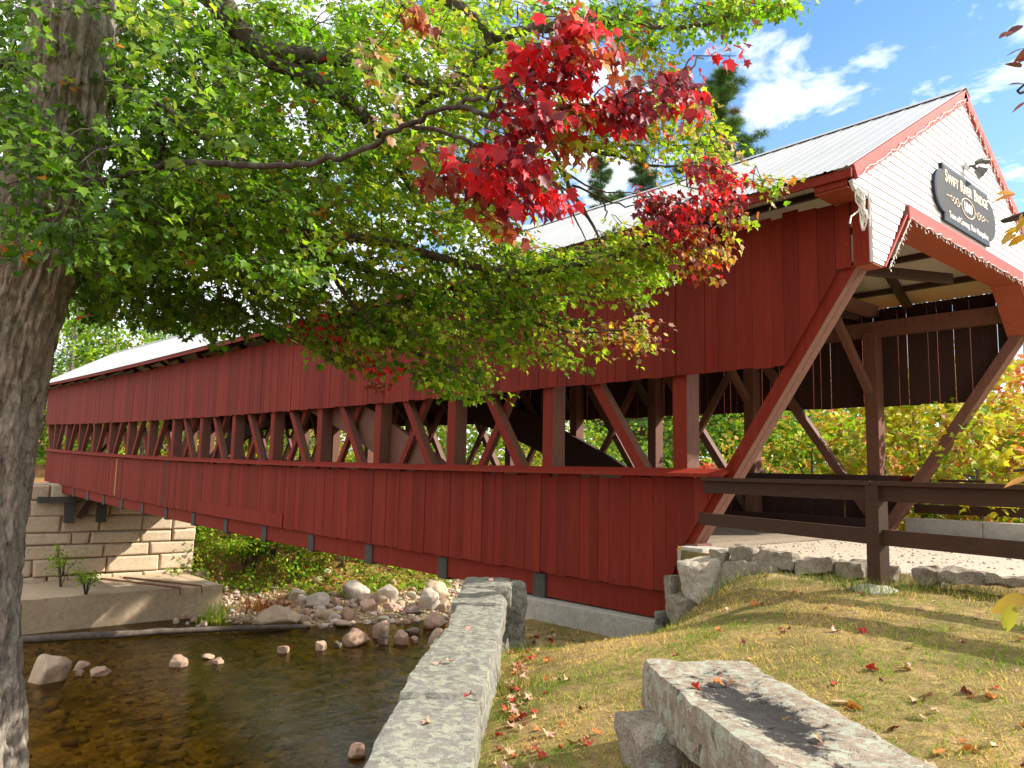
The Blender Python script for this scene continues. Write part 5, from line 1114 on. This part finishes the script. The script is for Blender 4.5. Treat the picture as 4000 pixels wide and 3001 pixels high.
SM = [(1015,862,78,52),(1095,882,72,58),(1105,846,82,52),(1015,916,88,58),(1150,892,112,68),(1210,907,108,62),(1295,897,114,94),(1265,932,142,36),(1530,902,96,38),(1690,917,58,34),(1020,940,70,40),(1130,945,66,34),(1625,915,34,20),(1670,855,60,26),(1430,852,60,20),(1500,852,40,18),(1420,885,30,16),(1330,815,50,34),(1280,805,52,48),(1640,808,70,48),(1320,790,60,40),(620,900,40,30),(560,885,36,30),(700,740,50,30),(850,755,50,34),(640,780,60,46),(495,795,34,40),(560,745,44,28),(510,745,36,26),(480,755,34,26),(595,840,36,34),(555,840,36,40),(520,850,40,34),(500,880,40,24),(330,930,48,30),(300,945,46,26),(265,905,56,34),(150,915,44,40),(225,920,26,22),(400,905,60,22),(205,880,70,46),(480,710,36,50),(445,625,34,30),(310,620,140,70),(1150,590,60,44),(1575,665,80,50),(1090,640,80,44),(2080,720,60,50)]
for i, a in enumerate(SM): boulder(a[0], a[1], a[2], a[3], ('pinkrock', 'tanrock', 'greyrock')[i % 3], BMS[i % 3], 'small river stone lying among the larger boulders', 'small stones on the gravel bar')
# pebbles of the bar: nobody could count them
pv, pf = [], []; bms = boulder_mesh(300, .6, 6, .05, 1); bv = np.array([v.co for v in bms.vertices]); bf = np.array([p.vertices[:] for p in bms.polygons]); N = 5200; pts_ = []
q = np.stack([RS.uniform(-40, -24, N*6), RS.uniform(3, 24, N*6)], 1); e_ = sdist(q[:, 0], q[:, 1], SHORE); q = q[(e_ > -1.0) & (e_ < 5.0)][:N]; zz = terrain(q[:, 0], q[:, 1]); N = len(q)
S_ = np.exp(RS.normal(-2.6, .5, N)).clip(.03, .3); th = RS.rand(N)*6.28; Rz = np.zeros((N, 3, 3)); Rz[:, 0, 0] = Rz[:, 1, 1] = np.cos(th); Rz[:, 0, 1] = -np.sin(th); Rz[:, 1, 0] = np.sin(th); Rz[:, 2, 2] = 1
ob = leaves('pebbles', np.column_stack([q, zz+S_*.2]), Rz, S_, pick([((.56, .43, .31), 3), ((.50, .33, .23), 3), ((.36, .25, .17), 2), ((.60, .52, .42), 2)], N), (bv, bf), M['pebble'], kind='stuff')
# stones of the river bed, seen through the water
q = np.stack([RS.uniform(-33, -10, 14000), RS.uniform(-7, 20, 14000)], 1); zz = terrain(q[:, 0], q[:, 1]); ok = (zz < WATER-.12) & (sdist(q[:, 0], q[:, 1], BANK) > .5); q, zz = q[ok][:2600], zz[ok][:2600]; N = len(q)
S_ = np.exp(RS.normal(-2.1, .5, N)).clip(.05, .34); S_ = np.minimum(S_, np.maximum(.04, (WATER-zz)*.75)); th = RS.rand(N)*6.28; Rz = np.zeros((N, 3, 3)); Rz[:, 0, 0] = Rz[:, 1, 1] = np.cos(th); Rz[:, 0, 1] = -np.sin(th); Rz[:, 1, 0] = np.sin(th); Rz[:, 2, 2] = 1
leaves('river_bed_stones', np.column_stack([q, zz+S_*.15]), Rz, S_, pick([((.42, .31, .14), 3), ((.30, .22, .09), 3), ((.20, .15, .06), 3), ((.5, .4, .22), 1)], N), (bv, bf), M['pebble'], kind='stuff')
# drift log
a, b = onz(40*K, 1383*K, WATER+.06), onz(655*K, 1354*K, WATER+.10); pts = [a+(b-a)*t+np.array([RS.normal(0, .05), RS.normal(0, .05), .05*math.sin(t*3)]) for t in np.linspace(0, 1, 16)]
mb = MB(); mb.tube(pts, list(np.linspace(.15, .09, 16)*RS.uniform(.9, 1.1, 16)), 10); 
mb.tube([pts[9], pts[9]+np.array([.1, .3, .35])], [.06, .03], 6)
tag(mb.build('drift_log', M['log'], smooth=True), 'long bleached log lying along the river edge below the footing', 'log')

# ------------------------------------------------------------------ lawn, fallen leaves, cherry boughs
N = 260000; q = np.stack([RS.uniform(-6.2, 6.0, N), RS.uniform(-7.4, -.42, N)], 1)
dcam = np.hypot(q[:, 0]-EYE[0], q[:, 1]-EYE[1]); vis = (q-EYE[:2])@CF[:2] > 1.6; lat = np.abs((q-EYE[:2])@CR[:2]) < .78*((q-EYE[:2])@CF[:2])+.3
db = sdist(q[:, 0], q[:, 1], BANK); keep = vis & lat & (db < -.22) & (RS.rand(N) < np.clip(3.2/dcam, .25, 1))
fx = (q[:, 0]+5.4)/1.4; fy = (q[:, 1]+.95)/.6; keep &= (fx**2+fy**2 > 1+.4*RS.rand(N)); keep &= ((q[:, 0]+2.9)/.9)**2+((q[:, 1]+.72)/.24)**2 > 1
bare = vnoise(q[:, 0]+3, q[:, 1], .9, 3, 21); keep &= (bare > -.62+.25*RS.rand(len(q))) & (np.hypot(q[:, 0]+1.79, q[:, 1]+.92) > .27); tall = np.clip(.8+.55*vnoise(q[:, 0], q[:, 1]+5, .55, 3, 22), .45, 1.7)[keep]; q = q[keep]; N = len(q); z = terrain(q[:, 0], q[:, 1]); pn = vnoise(q[:, 0], q[:, 1], 1.7, 3, 11)+.5*vnoise(q[:, 0], q[:, 1], .45, 2, 12)+.25*RS.normal(size=N)+.6*smooth(.3, 3.0, q[:, 0]+.3*q[:, 1]+2.4)
gr = np.array([(.18, .26, .03)])*RS.uniform(.7, 1.5, (N, 1)); tan_ = np.array([(.68, .475, .165)])*RS.uniform(.6, 1.25, (N, 1)); col = np.where((pn > .05)[:, None], gr, tan_)
d = unit(np.stack([RS.normal(0, .75, N), RS.normal(0, .75, N), np.full(N, .75)], 1)); L = np.where(pn > .05, .055, .048)*RS.uniform(.5, 1.5, N)*tall; R_ = frames(d, unit(RS.normal(size=(N, 3)))); R_[:, :, 0] *= (.0058/L)[:, None]
leaves('lawn_grass', np.column_stack([q, z-.004]), R_, L, col, BLADE, M['grass'], kind='stuff')
# weeds along wall, pit and road edge
N = 2600; sel = [(-3.2, -3.9, .5), (-4.4, -2.75, .45), (-5.6, -.55, .7), (-3.4, -.85, .5), (-1.5, -.62, .45), (-2.3, -.78, .4), (.2, -1.05, .7), (-4.0, -1.25, .3), (-1.75, -1.0, .3), (-1.0, -.62, .4), (-.4, -.8, .5)]
k = RS.randint(0, len(sel), N); sl_ = np.array(sel)[k]; q = sl_[:, :2]+RS.normal(0, 1, (N, 2))*sl_[:, 2:]*np.array([.6, .25]); ok = (sdist(q[:, 0], q[:, 1], BANK) < -.2) & (q[:, 1] < -.38); q = q[ok]; N = len(q); z = terrain(q[:, 0], q[:, 1])
d = unit(np.stack([RS.normal(0, .45, N), RS.normal(0, .45, N), np.ones(N)], 1)); L = RS.uniform(.05, .16, N); R_ = frames(d, unit(RS.normal(size=(N, 3)))); R_[:, :, 0] *= (.006/L)[:, None]
leaves('tall_grass', np.column_stack([q, z]), R_, L, pick([((.14, .20, .03), 3), ((.09, .15, .02), 2), ((.42, .30, .12), 2)], N), BLADE, M['grass'], kind='stuff')
# fallen leaves: each one an object
def curl(t, seed):
    V, F = t; r = np.random.RandomState(seed); V = V.copy(); a, b = r.uniform(.2, .7), r.uniform(-.5, .5); V[:, 2] += a*V[:, 0]**2*2+b*(V[:, 1]-.5)**2+.06*r.normal(size=len(V)); return V, F
LM = {}
def leaf_mesh(kind, seed, col):
    key = (kind, seed, col)
    if key not in LM:
        V, F = curl(MAPLE if kind == 'maple' else OVAL, seed); me = bpy.data.meshes.new('fallen_leaf'); me.from_pydata([tuple(v-np.array([0, .5, 0])) for v in V], [], [tuple(f) for f in F])
        a = me.attributes.new('tint', 'FLOAT_COLOR', 'POINT'); a.data.foreach_set('color', np.tile(np.array([*col, 1], np.float32), len(V))); me.materials.append(M['dryleaf']); me.polygons.foreach_set('use_smooth', np.ones(len(F), bool)); LM[key] = me
    return LM[key]
LC = {'tan': (.50, .33, .20), 'red': (.45, .035, .03), 'orange': (.52, .17, .045), 'brown': (.27, .12, .06), 'pink': (.55, .30, .24), 'plum': (.14, .03, .035), 'yellow': (.58, .38, .07)}
def drop(x, y, z, kind, cname, size, label, group, nz=None, seed=None):
    o = bpy.data.objects.new('fallen_leaf', leaf_mesh(kind, RS.randint(0, 5) if seed is None else seed, LC[cname])); COL.objects.link(o); o.location = (x, y, z+size*.16); o.rotation_euler = (RS.normal(0, .28), RS.normal(0, .28), RS.rand()*6.28); o.scale = (size, size, size); return tag(o, label, 'leaf', group)
def ghit(px, py): p, d = ground_hit(px, py, 1.5, 40); return p
for px, py, kind, cn, size, lb in ((1632, 1308, 'maple', 'orange', .10, 'bright orange leaf on the grass below the road edge'), (1860, 1366, 'maple', 'red', .075, 'vivid red leaf on the sunny grass left of the shade'), (1887, 1450, 'maple', 'red', .085, 'red and pink leaf pair on the lawn right of the bench'), (1840, 1531, 'oval', 'orange', .115, 'curled orange brown leaf beside the middle of the bench'), (1818, 1525, 'oval', 'tan', .11, 'pale tan leaf touching the curled orange one'), (1950, 1450, 'oval', 'brown', .10, 'brown leaf lying alone right of the red pair'), (2005, 1508, 'oval', 'brown', .11, 'upright brown leaf on the right lawn'), (2088, 1498, 'oval', 'plum', .10, 'dark plum leaf on the right lawn'), (2140, 1508, 'oval', 'orange', .14, 'large orange brown leaf at the right'), (1985, 1555, 'oval', 'tan', .10, 'pale pointed leaf left of a ragged brown one'), (2030, 1635, 'oval', 'orange', .10, 'orange leaf near the lower right corner'), (2145, 1615, 'oval', 'tan', .085, 'pale small oval leaf near the lower right edge'), (2095, 1622, 'oval', 'orange', .09, 'rust coloured leaf in the lower right grass'), (1930, 1580, 'oval', 'plum', .08, 'purple leaf beside the bench edge'), (2010, 1660, 'oval', 'tan', .10, 'buff leaf at the bottom edge of the picture'), (1185, 1590, 'maple', 'tan', .08, 'pale star shaped leaf in the shade left of the bench'), (1240, 1612, 'maple', 'brown', .08, 'brown leaf in the bench shade'), (1270, 1612, 'maple', 'red', .07, 'small red leaf in the bench shade'), (1010, 1600, 'maple', 'red', .08, 'dark red leaf lying against the wall foot'), (1262, 1535, 'maple', 'plum', .07, 'purple leaf on the dry grass left of the bench')):
    p = ghit(px, py); drop(p[0], p[1], p[2], kind, cn, size, lb, 'fallen leaves on the lawn')
for i in range(120):                                             # a drift of leaves against the wall
    t = RS.uniform(.0, 4.3); o_ = -.33-abs(RS.normal(0, .17)); c = W0+WD*t+WNn*o_; z = float(terrain(c[:1], c[1:])[0]); drop(c[0], c[1], z, 'maple', RS.choice(['tan', 'orange', 'pink', 'tan', 'tan', 'brown', 'orange', 'red']), RS.uniform(.04, .07), 'dry leaf in the drift along the foot of the stone wall', 'leaves drifted against the wall')
for i in range(110):
    for _ in range(30):
        x, y = RS.uniform(-5.5, 4), RS.uniform(-6.8, -.7)
        rel = np.array([x, y])-EYE[:2]; f_ = rel@CF[:2]
        if f_ > 2 and abs(rel@CR[:2]) < .66*f_ and sdist(np.array([x]), np.array([y]), BANK)[0] < -.45: break
    z = float(terrain(np.array([x]), np.array([y]))[0]); drop(x, y, z, RS.choice(['maple', 'maple', 'oval']), RS.choice(['tan', 'orange', 'pink', 'red', 'brown', 'plum', 'tan']), RS.uniform(.035, .07), 'small dry leaf scattered on the open lawn', 'small leaves scattered over the lawn')
for i in range(46):
    x, y = RS.normal(-5.4, .8), RS.uniform(-1.4, -.25); z = float(terrain(np.array([x]), np.array([y]))[0]); drop(x, y, z, 'maple', RS.choice(['tan', 'red', 'pink', 'brown', 'yellow']), RS.uniform(.06, .09), 'leaf lying in the hollow under the concrete sill', 'leaves in the hollow by the sill')
def on_top(px, py, Z, kind, cn, size, lb): p = onz(px*K, py*K, Z); drop(p[0], p[1], Z-.004, kind, cn, size, lb, 'leaves lying on the stones')
for px, py, Z, cn, lb in ((1014, 1505, -1.29, 'red', 'single bright red leaf on the wall top'), (1012, 1362, -1.28, 'pink', 'pink leaf halfway along the wall top'), (925, 1563, -1.29, 'tan', 'pale leaf at the left edge of the wall top'), (1062, 1255, -1.2, 'pink', 'pink leaf on the dark end stone of the wall'), (945, 1438, -1.29, 'pink', 'small pink leaf near the broken edge of the wall'), (972, 1432, -1.29, 'tan', 'tiny leaf on the wall beside the pink one')): on_top(px, py, Z, 'maple', cn, .06, lb)
for px, py, cn, lb in ((1458, 1421, 'brown', 'curled brown leaf on the far edge of the bench'), (1505, 1488, 'red', 'crimson leaf in the dark hollow of the bench'), (1578, 1476, 'pink', 'mauve leaf in the dark hollow of the bench'), (1553, 1478, 'orange', 'tiny orange leaf in the bench hollow'), (1697, 1558, 'tan', 'pale folded leaf on the middle of the bench'), (1770, 1612, 'pink', 'salmon leaf near the right end of the bench'), (1768, 1597, 'tan', 'thin pale leaf just behind the salmon one')): on_top(px, py, -.955, 'oval' if cn in ('tan', 'pink') else 'maple', cn, .055, lb)
# leaf litter on the far bank and under the near trees
q = np.stack([RS.uniform(-60, -30, 60000), RS.uniform(4, 40, 60000)], 1); e_ = sdist(q[:, 0], q[:, 1], SHORE); q = q[(e_ > 5) & (e_ < 20) & (RS.rand(len(q)) < .5)][:9000]; N = len(q); z = terrain(q[:, 0], q[:, 1])
leaves('leaf_litter', np.column_stack([q, z+.02]), frames(unit(RS.normal(size=(N, 3))*np.array([1, 1, .3])), unit(RS.normal(0, .4, (N, 3))+np.array([0, 0, 1]))), RS.uniform(.10, .22, N), pick([((.42, .19, .06), 3), ((.30, .14, .05), 3), ((.48, .27, .10), 2), ((.16, .08, .04), 2)], N), LEAFLET, M['dryleaf'], kind='stuff')
q = np.stack([RS.uniform(-56, -26, 90000), RS.uniform(4, 34, 90000)], 1); e_ = sdist(q[:, 0], q[:, 1], SHORE); q = q[(e_ > 3.6) & (e_ < 18) & (vnoise(q[:, 0], q[:, 1], 3.5, 2, 15) > -.4)][:32000]; N = len(q); z = terrain(q[:, 0], q[:, 1])
leaves('undergrowth', np.column_stack([q, z+RS.rand(N)*(.4+2.4*np.clip(vnoise(q[:, 0], q[:, 1], 2.6, 2, 17), 0, 1))]), frames(unit(RS.normal(size=(N, 3))), unit(RS.normal(0, .5, (N, 3))+np.array([0, 0, .8]))), RS.uniform(.10, .24, N), pick([(LG, 5), (YG, 3), (G, 5), (Y, 1), (O, .8)], N), LEAFLET, M['bgleaf'], kind='stuff')
N = 4500; x = RS.uniform(-9, 8, N); y = 6.9+RS.rand(N)**1.5*9; z = terrain(x, y)
leaves('undergrowth', np.column_stack([x, y, z+RS.uniform(.0, .9, N)]), frames(unit(RS.normal(size=(N, 3))), unit(RS.normal(0, .5, (N, 3))+np.array([0, 0, .8]))), RS.uniform(.09, .2, N), pick(YEL+[(G, 14), (LG, 8), (DG, 6)], N), LEAFLET, M['bgleaf'], kind='stuff')
# gravel crumbs on the approach
N = 5000; q = np.stack([RS.uniform(-4.2, 5, N), RS.uniform(-.25, 5.9, N)], 1); S_ = np.exp(RS.normal(-4.6, .45, N)).clip(.005, .035); th = RS.rand(N)*6.28; Rz = np.zeros((N, 3, 3)); Rz[:, 0, 0] = Rz[:, 1, 1] = np.cos(th); Rz[:, 0, 1] = -np.sin(th); Rz[:, 1, 0] = np.sin(th); Rz[:, 2, 2] = 1
leaves('gravel', np.column_stack([q, terrain(q[:, 0], q[:, 1])+S_*.2]), Rz, S_, pick([((.62, .54, .44), 3), ((.42, .32, .24), 2)], N), (bv, bf), M['pebble'], kind='stuff')
# a cherry at the right edge: trunk outside the picture, boughs reaching in
ch = empty('cherry_tree', (4.4, -4.6, -1.2), 'cherry with long pointed orange leaves reaching in at the right edge', 'tree'); cb = np.array([4.4, -4.6, -1.2])
mb = MB(); mb.tube(catmull([cb, cb+np.array([.1, .1, 1.4]), cb+np.array([0, .3, 3.2]), cb+np.array([1.6, 2.8, 4.8])], 5), list(np.linspace(.13, .06, 16)), 10); mb.build('trunk', M['greybark'], ch, smooth=True)
def bough(P, lv, pal, size):
    pts = catmull(P, 6); mb = MB(); mb.tube(pts, list(np.linspace(.012, .003, len(pts))), 6); mb.build('branch', M['limb'], ch, smooth=True); lp, ld, lu, ls = [], [], [], []
    for px, py, d, n, ang_ in lv:
        c = at(px, py, d)
        for j in range(n): lp.append(c+RS.normal(0, .03, 3)); dd = -CR*math.cos(ang_)-CU*math.sin(ang_)+RS.normal(0, .35, 3); ld.append(unit(dd)); lu.append(unit(np.array([0, 0, .8])-CF*.5+RS.normal(0, .4, 3))); ls.append(size*RS.uniform(.8, 1.2))
    for c in pts[:int(len(pts)*.9):1]:
        for j in range(4):
            if (c-EYE)@CR > .70*((c-EYE)@CF)+.12: lp.append(c+RS.normal(0, .06, 3)); ld.append(unit(RS.normal(0, .6, 3)+np.array([0, 0, -.7]))); lu.append(unit(np.array([0, 0, .8])+RS.normal(0, .4, 3))); ls.append(size*RS.uniform(.8, 1.2))
    leaves('leaves', np.array(lp), frames(np.array(ld), np.array(lu)), np.array(ls), pick(pal, len(lp)), OVAL, M['leaf'], ch)
bough([cb+np.array([0, .2, 2.6]), at(2400, 420, 2.9), at(2230, 455, 2.8), at(2214, 470, 2.8)], [(2208, 440, 2.8, 2, .1), (2212, 470, 2.8, 3, .3), (2218, 500, 2.8, 3, .7)], [((.52, .26, .03), 3), ((.55, .33, .04), 1)], .085)
bough([cb+np.array([0, .2, 1.6]), at(2450, 1000, 2.6), at(2245, 1012, 2.5)], [(2222, 1012, 2.5, 2, .1)], [((.55, .24, .09), 1)], .075)
bough([at(3300, 1180, 2.6), at(2700, 1240, 2.4), at(2270, 1285, 2.1)], [(2218, 1285, 2.1, 3, 1.0)], [((.34, .30, .04), 2), ((.45, .30, .06), 1)], .085)
bough([cb+np.array([0, .2, 3.6]), at(2400, 120, 3.3), at(2235, 150, 3.2)], [(2222, 45, 3.2, 2, .4), (2220, 152, 3.2, 2, 0), (2224, 215, 3.2, 2, .2), (2228, 100, 3.2, 3, .4)], [((.13, .03, .03), 2), ((.2, .05, .03), 1)], .075)
cc = np.array([cb+np.array([RS.normal(3.1, 1.1), RS.normal(4.2, 1.6), RS.uniform(3.6, 6.4)]) for i in range(46)])  # unseen crown, enlarged and set off the trunk to shade the right lawn
crown_leaves('crown', cc, RS.uniform(.35, .7, 46), 5200, .12, [(Y, 2), (O, 2), (YG, 3)], 'leaf', ch, OVAL)

# ------------------------------------------------------------------ light and sky
SUN = np.array([.519, .634, .574]); SUN /= np.linalg.norm(SUN)
el = math.asin(SUN[2]); az_ = math.atan2(SUN[0], SUN[1])
wo_ = bpy.data.worlds.new('World'); SC.world = wo_; wo_.use_nodes = True; t_ = wo_.node_tree; t_.nodes.clear(); w = T(t_)
out = t_.nodes.new('ShaderNodeOutputWorld')
sky = w.n('TexSky', sky_type='NISHITA', sun_disc=False, sun_elevation=el, sun_rotation=az_, air_density=1.15, dust_density=.4, ozone_density=2.0).outputs[0]
gc = w.n('TexCoord').outputs['Generated']; sx = w.n('SeparateXYZ', {0: gc})
zc = w.n('Math', {0: w.n('Math', {0: sx.outputs[2], 1: .0}, operation='MAXIMUM').outputs[0], 1: .12}, operation='ADD').outputs[0]
cv = w.n('CombineXYZ', {0: w.n('Math', {0: sx.outputs[0], 1: zc}, operation='DIVIDE').outputs[0], 1: w.n('Math', {0: sx.outputs[1], 1: zc}, operation='DIVIDE').outputs[0], 2: 0.0}).outputs[0]
mp = w.n('Mapping', {'Vector': cv, 'Rotation': (0, 0, .5), 'Scale': (1.0, 1.15, 1), 'Location': (3.1, .4, 0)}).outputs[0]
c1 = w.noise(mp, 4.4, 9, .62, .25); c2 = w.noise(mp, .75, 3, .5, .2)
cl = w.n('Math', {0: c1, 1: w.n('Math', {0: c2, 1: .55}, operation='MULTIPLY').outputs[0]}, operation='ADD').outputs[0]
d0 = unit(ray(1820*K, 260*K)); dt = w.n('VectorMath', {0: gc, 1: tuple(d0)}, operation='DOT_PRODUCT').outputs['Value']
bias = w.ramp(dt, [(.60, .42), (.93, 0)])                        # extra cloud off the open blue over the portal, added to brighten the shade
cl = w.n('Math', {0: cl, 1: bias}, operation='ADD').outputs[0]
cf = w.ramp(cl, [(.73, 0), (.90, .95)])
hz = w.ramp(sx.outputs[2], [(0, .75), (.22, .12), (.5, 0)])
cf2 = w.n('Math', {0: cf, 1: hz}, operation='MAXIMUM').outputs[0]
skb = w.mix(1.0, sky, (.74, .98, 1.14), 'MULTIPLY')
bgm = w.mix(cf2, skb, (7.6, 7.8, 8.2))
t_.links.new(w.n('Background', {'Color': bgm, 'Strength': .115}).outputs[0], out.inputs[0])
sl = bpy.data.lights.new('sun', 'SUN'); sl.energy = 4.9; sl.angle = math.radians(.53); sl.color = (1.0, .945, .85)
so = bpy.data.objects.new('sun', sl); COL.objects.link(so); so.rotation_euler = Vector(-SUN).to_track_quat('-Z', 'Y').to_euler()
SC.view_settings.view_transform = 'Standard'; SC.view_settings.look = 'None'; SC.view_settings.gamma = 1; SC.view_settings.exposure = .90
SC.render.engine = 'CYCLES'; cy = SC.cycles; cy.use_denoising = True; cy.max_bounces = 8; cy.diffuse_bounces = 4; cy.glossy_bounces = 3; cy.transparent_max_bounces = 8; cy.transmission_bounces = 4; cy.caustics_reflective = False; cy.caustics_refractive = False; cy.sample_clamp_indirect = 6
SC.render.use_persistent_data = False
